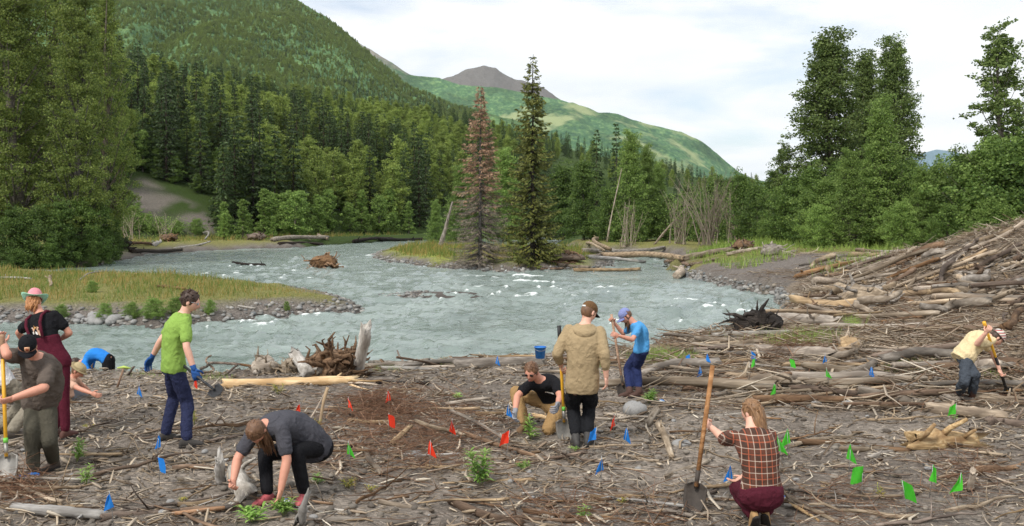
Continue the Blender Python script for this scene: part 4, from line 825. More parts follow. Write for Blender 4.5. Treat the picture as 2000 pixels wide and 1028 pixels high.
# stones
def rocks_mesh(seed, n=10, m=7, jit=.16):
    g = np.random.default_rng(seed); V, Fs = ell((0, 0, 0), (1, 1, 1), n, m); V = V*(1+jit*fbm(V[:, 0]*1.3+seed, V[:, 1]*1.3, V[:, 2]*1.3, s=seed)[:, None]*2.0); return mesh('stone', V, Fs, ROCK, True)
RV = [rocks_mesh(i) for i in range(6)]
def stone(px, py, w, hk, label, group, k):
    p = ground(px, py); r = w/F*p[1]/2; o = ob('stone', RV[k % 6], loc=(p[0], p[1], p[2]+r*hk*.35), label=label, cat='stone', group=group); o.scale = (r, r*.8, r*hk); o.rotation_euler = (RNG.uniform(-.2, .2), 0, RNG.uniform(0, 6)); return o
stone(1240,808,50,.75,'round grey boulder in front of the blue shirt woman','stones on the work ground',0); stone(1588,793,40,.55,'flat blue grey stone right of the plaid woman hair','stones on the work ground',1); stone(1655,793,30,.5,'small flat grey stone right of the blue grey one','stones on the work ground',2); stone(1330,870,40,.4,'flat pale stone beside the wooden shovel handle','stones on the work ground',3); stone(815,892,30,.6,'grey stone above the tall fireweed','stones on the work ground',4); stone(572,695+200,24,.6,'grey stone under the squatting woman','stones on the work ground',5)
for k in range(34):
    px, py = RNG.uniform(0, 2000), RNG.uniform(760, 1020); stone(px, py, RNG.uniform(8, 20), .55, 'small grey stone '+where(px, py), 'small stones on the work ground', k)
for k in range(46):
    px = (150+k*3.3) if k < 24 else RNG.uniform(0, 690); py = np.interp(px, [0, 150, 300, 430, 560, 690], [628, 627, 634, 622, 614, 604])+RNG.uniform(-9, 3); w = RNG.uniform(14, 34) if 180 < px < 300 else RNG.uniform(8, 17)
    stone(px, py, w, .6, ('big ' if w > 22 else '')+'grey cobble on the gravel bar shore '+('at far left' if px < 150 else 'left of the green shirt man' if px < 330 else 'right of the green shirt man' if px < 500 else 'near the tip'), 'cobbles on the gravel bar shore', k)
def pebbles(name, n, pick, smin, smax, label, seed, cols):
    g = np.random.default_rng(seed); x, y = pick(g, n); n = len(x); V0, F0 = ell((0, 0, 0), (1, 1, 1), 6, 4); s = np.exp(g.uniform(math.log(smin), math.log(smax), n)); sc = s[:, None]*g.uniform(.6, 1.2, (n, 3))*np.array((1, 1, .6))
    az = g.uniform(0, 6.28, n); V = V0[None]*sc[:, None]; V = V*(1+g.uniform(-.2, .2, (n, len(V0), 1))); X = V[..., 0]*np.cos(az)[:, None]-V[..., 1]*np.sin(az)[:, None]; Yv = V[..., 0]*np.sin(az)[:, None]+V[..., 1]*np.cos(az)[:, None]
    z = height(x, y); V = np.stack([X+x[:, None], Yv+y[:, None], V[..., 2]+(z+s*.15)[:, None]], -1); i = np.arange(n)[:, None, None]*len(V0)
    ob(name, mesh(name, V.reshape(-1, 3), [(i+F0[0]).reshape(-1, 4), (i+F0[1]).reshape(-1, 3)], isl_wood(name, cols)), label=label, cat='gravel', kind='stuff')
GC = ['#5d5c5a', '#8a8986', '#74716c', '#a5a29c', '#666a6c', '#8d8478']
def shore(polys, lo, hi, box_):
    def f(g, n):
        x = g.uniform(box_[0], box_[1], n); y = g.uniform(box_[2], box_[3], n); z, w, e = height(x, y, True); k = (z > ZW-.08) & (z < ZW+hi) & np.isin(w, polys); return x[k], y[k]
    return f
pebbles('shore_gravel', 26000, shore((1,), 0, .45, (-36, -4, 29, 62)), .04, .13, 'grey gravel along the grass bar shore', 71, GC)
pebbles('shore_gravel', 30000, shore((0, 2), 0, .26, (-15, 20, 38, 100)), .06, .20, 'grey gravel on the island and right bank shore', 72, GC)
pebbles('shore_gravel', 9000, shore((0,), 0, .42, (7, 17, 36, 64)), .06, .17, 'grey stones on the right bank corner', 74, GC)
def npk(g, n):
    Y = np.sqrt(g.uniform(7.4**2, 22**2, n)); X = Y*g.uniform(-.6, .6, n); z, w, e = height(X, Y, True); k = (w == 0) & (e > .6); return X[k], Y[k]
pebbles('dirt_pebbles', 9000, npk, .010, .055, 'pebbles and clods in the grey dirt', 73, ['#5f5952', '#7a746c', '#544d46', '#918a80', '#69625a'])
# ------------------------------------------------------------------ people
def cloth(name, col, var=.10, scale=14, rough=.92):
    n = NT(name); c = n.coord(); w = n.noise(c, scale*.45, 3, .5, 1.5); f = n.noise(c, scale*3, 4, .6); d = n.noise(c, 3.5, 5, .65)
    k = n.math('ABSOLUTE', n.math('SUBTRACT', w, .5)); h = n.math('ADD', n.math('MULTIPLY', k, 1.6), n.math('MULTIPLY', f, .12))
    n.bsdf(n.value(n.value(col, n.rng(f, 1-var, 1+var)), n.rng(d, .82, 1.18)), rough, h, .8, .03, Specular_IOR_Level=.12); return n.m
SKIN = plain('skin', srgb('#c98f78'), .55, .05, 18, .05, Subsurface_Weight=0.0); SKIN2 = plain('skin_pale', srgb('#d9a892'), .55, .05, 18, .05)
def hairmat(name, a, b):
    n = NT(name); f = n.noise(n.coord('Object', (90, 90, 9)), 1, 4, .6); n.bsdf(n.ramp(f, [(.3, srgb(a)), (.7, srgb(b))]), .55, f, .6, .006); return n.m
H_DK = hairmat('hair_dark', '#2a1d17', '#4c3527'); H_BR = hairmat('hair_brown', '#4f3727', '#7d5b40'); H_BL = hairmat('hair_light', '#5d422d', '#9c7650'); H_RD = hairmat('hair_red', '#8a5630', '#c08a58')
DARKP = plain('dark_plastic', srgb('#15161a'), .25, .05)
CTEX = bpy.data.textures.new('folds', 'CLOUDS'); CTEX.noise_scale = .085; CTEX.noise_depth = 3
FTEX = bpy.data.textures.new('fine_folds', 'CLOUDS'); FTEX.noise_scale = .035; FTEX.noise_depth = 2
def soft(o, voxel, sm=6, fold=.0):
    m = o.modifiers.new('skin', 'REMESH'); m.mode = 'VOXEL'; m.voxel_size = voxel; m.use_smooth_shade = True
    m = o.modifiers.new('smooth', 'SMOOTH'); m.factor = .5; m.iterations = sm
    if fold:
        for tx, k in ((CTEX, 1.0), (FTEX, .35)):
            d = o.modifiers.new('folds', 'DISPLACE'); d.texture = tx; d.strength = fold*k; d.mid_level = .5; d.texture_coords = 'LOCAL'
    return o
def ray_at(px, py, p, L, sg):
    v = np.array(((px-1000)/F, 1, -(py-HZ)/F)); c = np.array((0, 0, CH))-p; a = v@v; b = 2*c@v; q = c@c-L*L; D = b*b-4*a*q
    Y = (-b+math.copysign(math.sqrt(max(D, 0)), sg))/(2*a) if D > 0 and sg else -b/(2*a)
    r = np.array((0, 0, CH))+v*Y; d = r-p; n = np.linalg.norm(d); return p+d/n*L if n > L*1.12 else r
def ik(h, a, l1, l2, hint):
    d = a-h; D = np.linalg.norm(d)
    if D >= (l1+l2)*.999: return h+d*l1/(l1+l2)
    u = d/D; x = (l1*l1-l2*l2+D*D)/(2*D); r = math.sqrt(max(l1*l1-x*x, 0)); n1 = np.cross(u, (0, 0, 1)); n1 = n1 if np.linalg.norm(n1) > .1 else np.cross(u, (0, 1, 0)); n1 /= np.linalg.norm(n1); n2 = np.cross(u, n1); best = None
    for k in range(72):
        t = k*PI/36; p = h+u*x+(n1*math.cos(t)+n2*math.sin(t))*r
        if isinstance(hint, np.ndarray): e = -np.dot(p-h-u*x, hint)
        else: e = math.hypot(1000+F*p[0]/p[1]-hint[0], HZ+F*(CH-p[2])/p[1]-hint[1])+(6*max(0, p[1]-h[1]-.1) if len(hint) > 2 and hint[2] < 0 else 6*max(0, h[1]-p[1]-.1) if len(hint) > 2 else 0)*80
        if best is None or e < best[0]: best = (e, p)
    return best[1]
def hand(M, w, d, pn, side, curl, s, m=0):
    """palm, four unequal bent fingers and a thumb off the side of the palm"""
    d = unit(d); pn = unit(pn-d*np.dot(pn, d)); lat = np.cross(d, pn)*side
    M.add(*loft([w-d*.01*s, w+d*.03*s, w+d*.065*s, w+d*.095*s], [lat*x*s for x in (.027, .038, .042, .038)], [pn*x*s for x in (.021, .017, .015, .011)], 10), m)
    for k, (o, L) in enumerate(((-.031, .062), (-.0105, .077), (.0105, .083), (.031, .075))):
        p = w+d*.088*s+lat*o*s; P = [p]; a = .12+.1*(k == 0)
        for q, fr in enumerate((.42, .33, .25)):
            a += curl*(.75, 1.0, .8)[q]; P.append(P[-1]+(d*math.cos(a)+pn*math.sin(a))*L*fr*s)
        M.add(*capsule(P, [x*s for x in (.0098, .0092, .0085, .0072)], 6), m)
    b = w+d*.025*s+lat*.034*s; t = unit(d*.6+lat*.7+pn*(.25+.5*curl)); t2 = unit(d*.85+lat*.15+pn*(.2+.9*curl))
    M.add(*capsule([b-t*.01*s, b+t*.035*s, b+t*.035*s+t2*.032*s], [.0135*s, .0115*s, .009*s], 6), m)
def head_mesh(M, c, Mx, s, m=0):
    V, Fs = ell((0, 0, 0), (1, 1, 1), 28, 22); x, y, z = V.T.copy(); lo = np.clip(-z, 0, 1)
    X = x*.077*(1-.30*lo**1.6); Y = y*.097*(1-.12*lo**2)+.006; Z = z*.118
    fr = np.clip(y, 0, 1); g = lambda cx, cz, w, h: np.exp(-((x-cx)/w)**2-((z-cz)/h)**2)*fr
    Y += .024*g(0, -.22, .15, .16)+.012*g(0, .0, .10, .22)-.011*(g(.36, .08, .17, .12)+g(-.36, .08, .17, .12))+.007*g(0, .24, .6, .09)+.012*g(0, -.88, .35, .16)+.006*g(0, -.58, .25, .07)-.005*g(0, -.70, .3, .05)
    V = np.stack([X, Y, Z], -1)*s; M.add(V@Mx.T+c, Fs, m)
    for sd in (-1, 1): 
        V, Fs = ell((sd*.079*s, -.008*s, -.008*s), (.010*s, .020*s, .032*s), 10, 8); M.add(V@Mx.T+c, Fs, m)
def person(label, H=1.75, b=1.0, ya=0, yh=None, head=None, hyaw=0, hpit=0, pel=None, neck=None, le=None, lw=None, re=None, rw=None, la=None, ra=None, lk=None, rk=None, lt=None, rt=None, dy0=0, shirt=None, trousers=None, shoes=None, skin=SKIN, hair=None, hairlen=0, hat=None, sleeve=.55, hem=-.06, gloves=None, curl=(.3, .3), fold=.022, boots=0, extra=None, fem=False, Y0=None, vox=.014, loose=1.0, bulge=.03, foot=1.0, seat=0, tousle=.6):
    def J(s, par=None, L=None):
        k = s[0]
        if k == 'z': return ground(s[1], s[2], s[3])
        if k == 'd': return at(s[1], s[2], Y0+s[3])
        return ray_at(s[1], s[2], par, L, s[3])
    if Y0 is None: Y0 = np.mean([ground(s[1], s[2], s[3])[1] for s in (la, ra) if s[0] == 'z'])+dy0
    fw = lambda a: np.array((math.sin(R(a)), math.cos(R(a)), 0.)); lf = lambda a: np.array((-math.cos(R(a)), math.sin(R(a)), 0.))
    yh = ya if yh is None else yh; P = J(pel); N = J(neck); Hc = J(head); sp = unit(N-P); lat, lath = lf(ya), lf(yh); lat = unit(lat-sp*np.dot(lat, sp)*.8); lath = unit(lath-sp*np.dot(lath, sp)*.5)
    SL = np.linalg.norm(N-P); LA, RA = J(la), J(ra); Ls = N-sp*.042*H+lat*.100*H*(b*.3+.7); Rs = N-sp*.042*H-lat*.100*H*(b*.3+.7)
    Le = J(le, Ls, .172*H); Lw = J(lw, Le, .150*H); Re = J(re, Rs, .172*H); Rw = J(rw, Re, .150*H)
    Lh = P+lath*.052*H-sp*.01*H; Rh = P-lath*.052*H-sp*.01*H
    Lk = J(lk, Lh, .245*H) if lk and isinstance(lk[0], str) else ik(Lh, LA, .245*H, .245*H, lk or fw(yh)); Rk = J(rk, Rh, .245*H) if rk and isinstance(rk[0], str) else ik(Rh, RA, .245*H, .245*H, rk or fw(yh))
    base = np.array((P[0], P[1], 0)); base = (LA+RA)/2; base = np.array((base[0], base[1], h1(base[0], base[1]) if Y0 < 17 else base[2]))
    e = bpy.data.objects.new('person', None); COL.objects.link(e); e.location = base; tag(e, label, 'person')
    def part(name, M, mat, vx=None, sm=6, fd=0, smooth=True, parent=None):
        M.V = [v-base for v in M.V]; o = ob(name, M.mesh(name, mat, smooth), parent or e)
        if vx: soft(o, vx, sm, fd)
        return o
    def spine(t):
        bk = -np.cross(lat, sp)*bulge*H*math.sin(PI*min(max(t, 0), 1)); return P+(N-P)*t+bk
    def torso(M, ts, k, dk=0.0):
        tt = [-.16, -.02, .28, .5, .76, .93, 1.02]; wf = [.080, .100 if fem else .094, .080 if fem else .086, .088, .096 if fem else .100, .080, .038]; df = [.060, .072, .060, .064, .072, .056, .038]
        if b > 1.08: wf[2] = .102; df[1] = .082; df[2] = .082; df[3] = .08
        C, A, B = [], [], []
        for t in ts:
            w = np.interp(t, tt, wf)*H*b*k+dk; d = np.interp(t, tt, df)*H*b*k+dk; l = unit(lath*(1-min(max(t, 0), 1))+lat*min(max(t, 0), 1)); f = np.cross(l, sp); C.append(spine(t)); A.append(l*w); B.append(f*d)
        M.add(*loft(C, A, B, 22))
    T7 = [-.16, -.08, 0, .12, .28, .42, .56, .7, .82, .92, 1.02]
    # body: one continuous skin surface
    M = MB(); torso(M, T7, .90)
    for S, E, Wr in ((Ls, Le, Lw), (Rs, Re, Rw)): M.add(*capsule([S, S+(E-S)*.4, E], [x*H*b for x in (.029, .028, .0235)], 12)); M.add(*capsule([E, E+(Wr-E)*.3, Wr], [x*H*b for x in (.0235, .0245, .0165)], 12))
    for h, k, a in ((Lh, Lk, LA), (Rh, Rk, RA)): M.add(*capsule([h, h+(k-h)*.4, k], [x*H*b for x in (.042, .039, .027)], 12)); M.add(*capsule([k, k+(a-k)*.3, a], [x*H*b for x in (.026, .027, .017)], 12))
    M.add(*capsule([N-sp*.03*H, N+(Hc-N)*.65], [.036*H, .033*H], 12))
    body = part('body', M, skin, vx=vox, sm=5)
    f = np.array((math.sin(R(hyaw))*math.cos(R(hpit)), math.cos(R(hyaw))*math.cos(R(hpit)), math.sin(R(hpit)))); up = np.array((0, 0, 1.)) if abs(hpit) < 75 else fw(hyaw)*math.copysign(1, -hpit); up = unit(up-f*np.dot(up, f)); Mx = np.stack([np.cross(f, up), f, up], 1); hs = H/1.78
    M = MB(); head_mesh(M, Hc, Mx, hs)
    hd = part('head', M, skin)
    def hp(name, Vf, mat, parent=None, smooth=True):
        M = MB()
        for V, Fs in Vf: M.add(np.asarray(V)*hs@Mx.T+Hc, Fs)
        return part(name, M, mat, parent=parent, smooth=smooth)
    for sd in (-1, 1): hp('eye', [ell((sd*.030, .084, .010), (.012, .008, .006), 8, 6)], DARKP, hd)
    hp('mouth', [ell((0, .094, -.068), (.022, .006, .005), 8, 6)], plain('lips', srgb('#a8645a'), .5), hd)
    if hair:
        cov = getattr(hat, 'covers', False); V, Fs = ell((0, -.012, .012 if cov else .027), (.082, .100, .104) if cov else (.087, .105, .110), 30, 22); V = V*(1+.08*fbm(V[:, 0]*40, V[:, 1]*40, V[:, 2]*14, s=3)[:, None]); L_ = [(V, Fs)]
        g = np.random.default_rng(int(H*1000))
        if not cov:
            for k in range(int(150*tousle)):
                d = unit(g.normal(size=3)); d[2] = abs(d[2])*.9-.25*(d[1] < 0); d = unit(d)
                if d[1] > .55 and d[2] < .45: continue
                q = np.array((0, -.012, .027))+d*np.array((.086, .104, .109)); tn = unit(np.cross(d, (1, .2*g.normal(), 0))*-1+g.normal(size=3)*.35); L_.append(tube([q-d*.006, q+tn*.018*tousle+d*.005*tousle, q+tn*.036*tousle+d*.002*g.normal()], [.006, .0055, .002], 4, True))
        if hairlen:
            dn = Mx.T@np.array((0, 0, -1.)); bk = Mx.T@unit(hairlen[1]) if isinstance(hairlen, tuple) else np.array((0, -.35, 0)); ln = hairlen[0] if isinstance(hairlen, tuple) else hairlen
            for k in range(46):
                a = g.uniform(-1, 1); s0 = np.array((a*.075, -.055-.03*(1-a*a), g.uniform(-.02, .07))); t = np.linspace(0, 1, 6)[:, None]; P_ = s0+(dn*.75+bk*.5)*ln*g.uniform(.7, 1.1)*t+np.array((0, -.03, 0))*np.sin(t*PI)+g.normal(size=(6, 3))*.006; P_[:, 0] *= np.linspace(1, hairlen[2] if isinstance(hairlen, tuple) else .8, 6); L_.append(tube(P_, np.array((.012, .016, .015, .013, .010, .003))*g.uniform(.7, 1.2), 5, True))
        hp('hair', L_, hair)
    if hat: hat(hp, hs)
    # clothes
    if shirt:
        M = MB(); torso(M, [t for t in np.linspace(hem, 1.01, 12)], 1.06*loose, .007)
        for S, E, Wr in ((Ls, Le, Lw), (Rs, Re, Rw)):
            if sleeve <= 1: M.add(*capsule([S, S+(E-S)*sleeve*.5, S+(E-S)*sleeve], [x*H*b*loose for x in (.035, .037, .037)], 14))
            else: M.add(*capsule([S, S+(E-S)*.5, E], [x*H*b*loose for x in (.034, .036, .033)], 14)); M.add(*capsule([E, E+(Wr-E)*(sleeve-1)], [x*H*b*loose for x in (.033, .027)], 14))
        sh = part('shirt', M, shirt, vx=vox*.9, sm=4, fd=fold)
    if trousers:
        M = MB(); torso(M, [-.16, -.08, 0, .08, .18], 1.02, .004); lo = loose*.5+.5
        for h, k, a in ((Lh, Lk, LA), (Rh, Rk, RA)): tw = trousers[1]; M.add(*capsule([h, h+(k-h)*.4, k], [.050*H*b, .048*H*b*(tw*.5+.5), .038*H*b*tw], 14)); M.add(*capsule([k, k+(a-k)*.45, k+(a-k)*(.92 if not boots else .78)], [x*H*b*tw for x in (.038, .036, .032)], 14))
        if seat: M.add(*ell(P-sp*.01*H, (.105*H*b*seat, .085*H*b*seat, .075*H*b*seat), 18, 12, np.stack([lath, np.cross(sp, lath), sp], 1)))
        part('trousers', M, trousers[0], vx=vox*.9, sm=4, fd=fold*(1.2 if trousers[1] > 1 else .25))
    for a, k, tt, sd in ((LA, Lk, lt, 1), (RA, Rk, rt, -1)):
        d = unit(J(tt)-a) if tt else unit(fw(yh)+lath*.22*sd); q = a.copy()
        if not tt: q[2] = h1(q[0], q[1])+.085 if Y0 < 17 else q[2]
        upv = unit(np.array((0, 0, 1.))-d*d[2]) if not tt else unit((k-a)-d*np.dot(k-a, d)); sd_ = np.cross(d, upv); M = MB(); fl = .155*H*foot
        xs = np.array((-.30, -.24, -.05, .2, .45, .62, .70))*fl; ws = (.018, .033, .036, .041, .047, .040, .018); hs_ = (.028, .050, .058, .047, .034, .026, .012); zs = (-.055, -.038, -.030, -.040, -.052, -.060, -.070)
        M.add(*loft([q+d*x+upv*z for x, z in zip(xs, zs)], [sd_*w*H/1.75 for w in ws], [upv*h for h in hs_], 14))
        if boots: M.add(*capsule([q+upv*.0, a+(k-a)*boots], [.052, .058], 12))
        so = part('shoe' if not boots else 'boot', M, shoes, vx=.011, sm=3)
        M = MB(); M.add(*loft([q+d*x-upv*.077 for x in xs], [sd_*(w+.004)*H/1.75 for w in ws], [upv*.011]*7, 14)); part('sole', M, RUB, parent=so)
    for nm, w, el, sd, cu in (('left', Lw, Le, 1, curl[0]), ('right', Rw, Re, -1, curl[1])):
        M = MB(); d = w-el; pn = np.cross(d, np.cross(fw(ya), d))+1e-6; pn = -lat*sd+fw(ya)*.4; hand(M, w, d, pn, sd if False else 1, cu, (1.12 if gloves else 1.0)*H/1.75)
        if gloves: M.add(*capsule([w-unit(d)*.05, w], [.034, .030], 10))
        part('glove' if gloves else 'hand', M, gloves or skin)
    pass
    J_ = dict(P=P, N=N, Hc=Hc, Mx=Mx, lat=lat, sp=sp, base=base, Lw=Lw, Rw=Rw, Ls=Ls, Rs=Rs, spine=spine, H=H, b=b, part=part, e=e, sh=sh if shirt else None, torso=torso, Lh=Lh, Rh=Rh, Lk=Lk, Rk=Rk, LA=LA, RA=RA)
    if extra: extra(J_)
    return J_
RUB = plain('rubber_sole', srgb('#2b2725'), .8)
def cap(crown, brim, patch=None, strap=None):
    def f(hp, hs):
        th = np.linspace(.02, PI*.54, 9); ph = np.arange(24)*2*PI/24; V = np.stack([np.sin(th)[:, None]*np.cos(ph)*.088, np.sin(th)[:, None]*np.sin(ph)*.108-.004, np.repeat(np.cos(th)[:, None], 24, 1)*.092+.042], -1).reshape(-1, 3)
        i = np.arange(8)[:, None]*24; j = np.arange(24)[None]; j2 = (j+1) % 24; o = hp('cap', [(V, np.stack([i+j, i+24+j, i+24+j2, i+j2], -1).reshape(-1, 4)), ell((0, -.004, .136), (.008, .008, .005), 8, 6)], crown)
        a = np.linspace(-1.05, 1.05, 15); r = np.array((1.0, 1.3, 1.6, 1.66)); Vb = []
        for k, rr in enumerate(r):
            for t in a: w = max(0, math.cos(t*1.25)); Vb.append((math.sin(t)*.088*(1+(rr-1)*.25), math.cos(t)*.106+(rr-1)*.115*w, .030-.012*(rr-1)-.055*(math.sin(t)**2)*(.25+.5*(rr-1)) + (0 if k < 3 else -.006)))
        Vb = np.array(Vb); i = np.arange(3)[:, None]*15; j = np.arange(14)[None]; Q = np.stack([i+j, i+j+1, i+15+j+1, i+15+j], -1).reshape(-1, 4); bo = hp('brim', [(Vb, Q)], brim, o); sm = bo.modifiers.new('t', 'SOLIDIFY'); sm.thickness = .005
        if patch: patch(hp, o)
        if strap: hp('strap', [box((0, -.110, .030), (.05, .010, .018))], strap, o)
    f.covers = True; return f
def brimhat(crown, brim, r=.17, wave=.02, up=0.0, ch=.10, stripe=None):
    def f(hp, hs):
        th = np.linspace(.02, PI*.5, 9); ph = np.arange(28)*2*PI/28; V = np.stack([np.sin(th)[:, None]**.6*np.cos(ph)*.092, np.sin(th)[:, None]**.6*np.sin(ph)*.112-.004, np.repeat(np.cos(th)[:, None], 28, 1)*ch+.045], -1).reshape(-1, 3)
        i = np.arange(8)[:, None]*28; j = np.arange(28)[None]; j2 = (j+1) % 28; o = hp('hat', [(V, np.stack([i+j, i+28+j, i+28+j2, i+j2], -1).reshape(-1, 4))], crown)
        rr = np.linspace(.1, r, 5); Vb = np.array([(math.cos(t)*q*.92, math.sin(t)*q*1.05, .045+wave*math.sin(2*t+.5)*(q-.1)/(r-.1)+up*abs(math.cos(t))**2*((q-.1)/(r-.1))**1.5) for q in rr for t in ph]); i = np.arange(4)[:, None]*28
        bo = hp('brim', [(Vb, np.stack([i+j, i+j2, i+28+j2, i+28+j], -1).reshape(-1, 4))], brim, o); bo.modifiers.new('t', 'SOLIDIFY').thickness = .005
        if stripe: hp('hat_band', [(np.vstack([V[-28:]*np.array((1.03, 1.03, 1))+np.array((0, 0, -.002)), V[-28:]*np.array((1.03, 1.03, 1))+np.array((0, 0, .022))]), np.stack([np.arange(28), (np.arange(28)+1) % 28, 28+(np.arange(28)+1) % 28, 28+np.arange(28)], -1))], stripe, o)
    f.covers = True; return f
def glasses(col):
    def f(hp, hs):
        L_ = [ell((sd*.033, .096, .012), (.026, .007, .018), 14, 10) for sd in (-1, 1)]+[tube([(-.008, .103, .016), (.008, .103, .016)], [.003, .003], 6)]+[tube([(sd*.058, .088, .016), (sd*.080, .03, .014), (sd*.082, -.01, .006)], [.003, .003, .003], 6) for sd in (-1, 1)]
        hp('sunglasses', L_, col)
    return f
def both(*fs):
    def f(hp, hs):
        for q in fs: q(hp, hs)
    return f
def patch_on(J, name, px_shape, mat, t, u, w, h, side=-1, n=8, outline=None, mi=None):
    """a flat print wrapped onto the shirt: centre at spine fraction t, lateral offset u (m)"""
    f = np.cross(J['lat'], J['sp'])*side; c = J['spine'](t)+J['lat']*u+f*.30; a = np.linspace(-1, 1, n); right = J['lat']*(1 if side > 0 else -1)
    V = []; Fq = []; k = 0
    for poly in px_shape:
        V += [c+right*x*w/2+J['sp']*y*h/2-J['base'] for x, y in poly]; Fq.append(list(range(k, k+len(poly)))); k += len(poly)
    me = bpy.data.meshes.new(name); me.from_pydata([tuple(v) for v in V], [], Fq); me.materials.append(mat); o = ob(name, me, J['sh'])
    sb = o.modifiers.new('s', 'SUBSURF'); sb.levels = sb.render_levels = 2; sb.subdivision_type = 'SIMPLE'
    s = o.modifiers.new('w', 'SHRINKWRAP'); s.target = J['sh']; s.wrap_method = 'NEAREST_SURFACEPOINT'; s.wrap_mode = 'ABOVE_SURFACE'; s.offset = .004
    return o
def disc(x, y, rx, ry, n=14): return [(x+rx*math.cos(i*2*PI/n), y+ry*math.sin(i*2*PI/n)) for i in range(n)]
DEN = lambda nm, c: cloth(nm, srgb(c), .10, 40)
G_BLK = cloth('black_cotton', srgb('#1d1d20')); NAVY = DEN('navy_canvas', '#2f3450'); GREYT = cloth('grey_cotton', srgb('#4a4a50')); WHITE = plain('print_white', srgb('#e4e2dc'), .8)
PEACH = plain('print_peach', srgb('#c9a48a'), .8)
# 1: the man in the black cap, digging at the left edge
def cap_patch(hp, o):
    hp('cap_patch', [box((0, .104, .072), (.048, .010, .046))], plain('patch_cream', srgb('#e2b08a'), .8), o); hp('patch_figure', [box((-.004, .1095, .070), (.022, .004, .024)), box((.008, .1095, .084), (.014, .004, .010))], plain('patch_red', srgb('#b1583c'), .8), o)
PA = person('man in black cap and grey brown t-shirt bent over a yellow shovel', 1.80, 1.17, -148, head=('d',54,678,-.36), hyaw=-205, hpit=-38, pel=('d',80,782,.08), neck=('d',70,696,-.20), le=('s',86,758,-1), lw=('s',26,778,-1), re=('s',14,694,-1), rw=('s',5,668,1), la=('z',104,900,.09), ra=('z',66,916,.09), lk=(95,842,-1), rk=(60,842,-1), shirt=cloth('brown_grey_cotton', srgb('#5d544d')), trousers=(cloth('olive_canvas', srgb('#4f4c42'), .2), 1.0), shoes=plain('work_boot', srgb('#4f443c'), .9, .2), hair=H_DK, hat=cap(G_BLK, G_BLK, cap_patch), sleeve=.75, hem=-.14, curl=(.9, .9), loose=1.06, fold=.032)
# 2: the woman in burgundy overalls
BURG = cloth('burgundy_corduroy', srgb('#5e2433'), .12, 60)
def overalls(J):
    M = MB(); J['torso'](M, [-.16, -.05, .05, .16, .3, .42, .50], 1.10, .012); M.V = [v for v in M.V]; o = J['part']('overall_bib', M, BURG, vx=.013, sm=3, fd=.012)
    f = np.cross(J['lat'], J['sp'])
    for sd in (-1, 1):
        P_ = [J['spine'](t)+J['lat']*sd*w-f*d for t, w, d in ((.46, .07, .150), (.62, .085, .160), (.78, .095, .165), (.92, .105, .125), (1.0, .105, .03), (.97, .10, -.08))]; M = MB(); M.add(*tube(P_, [.018]*6, 8)); J['part']('overall_strap', M, BURG)
    o = patch_on(J, 'shirt_print', [disc(-.5, .1, .22, .5), disc(.5, .0, .22, .6)], PEACH, .68, 0, .22, .22); patch_on(J, 'shirt_print', [disc(0, .1, .5, .55), disc(-.35, .6, .2, .2), disc(.35, .6, .2, .2)], plain('print_tan', srgb('#b88a52'), .8), .74, 0, .10, .12); patch_on(J, 'shirt_print', [disc(-.7, -.5, .2, .2), disc(.7, -.4, .2, .2), disc(-.75, .5, .15, .15), disc(.7, .6, .15, .15), disc(0, -.5, .2, .25)], WHITE, .68, 0, .22, .22)
PB = person('woman in burgundy overalls and pink and green brimmed hat, seen from behind', 1.74, 1.0, 8, head=('d',66,592,.12), hyaw=-15, hpit=-30, pel=('d',108,704,0), neck=('d',78,612,.06), le=('s',36,650,1), lw=('s',50,672,1), re=('s',136,651,0), rw=('s',116,664,1), la=('z',108,838,.09), ra=('z',128,842,.09), lk=(112,772), rk=(126,776), shirt=G_BLK, trousers=(BURG, 1.0), shoes=plain('brown_shoe', srgb('#5a3a32'), .8), hair=H_RD, hairlen=(.14, np.array((0, -.4, -.2)), .9), hat=brimhat(plain('hat_pink', srgb('#d88a93'), .9, .15), plain('hat_green', srgb('#8fc0a4'), .9, .3, 9), .17, .02, .06, .15, plain('hat_band', srgb('#cf6f78'), .9)), sleeve=.6, fem=True, extra=overalls)
# 3: someone in white, mostly outside the left edge
PC = person('person in white shirt and khaki trousers half outside the left edge', 1.76, 1.05, 40, head=('d',-45,628,.1), hyaw=40, hpit=-30, pel=('d',4,744,0), neck=('d',-20,648,.1), le=('s',-60,690,1), lw=('s',-40,720,1), re=('s',-2,690,0), rw=('s',12,728,1), la=('z',-2,836,.09), ra=('z',22,842,.09), shirt=cloth('white_cotton', srgb('#d9d9d9')), trousers=(cloth('khaki_faded', srgb('#8a8375')), 1.2), shoes=plain('grey_boot', srgb('#4d463f'), .9), hair=H_BR, sleeve=.6, hem=-.1)
# 4: kneeling person in a sun hat
PD = person('person in peach shirt and khaki sun hat kneeling on the bank', 1.62, .95, 75, head=('d',152,724,-.03), hyaw=85, hpit=-42, pel=('d',130,769,0), neck=('d',143,736,0), le=('s',160,752,1), lw=('s',178,768,1), re=('s',156,760,-1), rw=('s',180,769,-1), la=('d',118,780,.12), ra=('d',120,784,-.1), lk=(152,778), rk=(154,782), lt=('d',110,784,.12), rt=('d',112,788,-.1), Y0=13.9, shirt=cloth('peach_cotton', srgb('#c9a28c')), trousers=(cloth('grey_leggings', srgb('#6e7076')), 1.0), shoes=plain('black_shoe', srgb('#26262a'), .8), hair=H_BR, hat=brimhat(cloth('sun_hat', srgb('#a99a78')), cloth('sun_hat_brim', srgb('#9c8d6c')), .155, .012, -.02, .09), sleeve=.5, vox=.016, fold=.012)
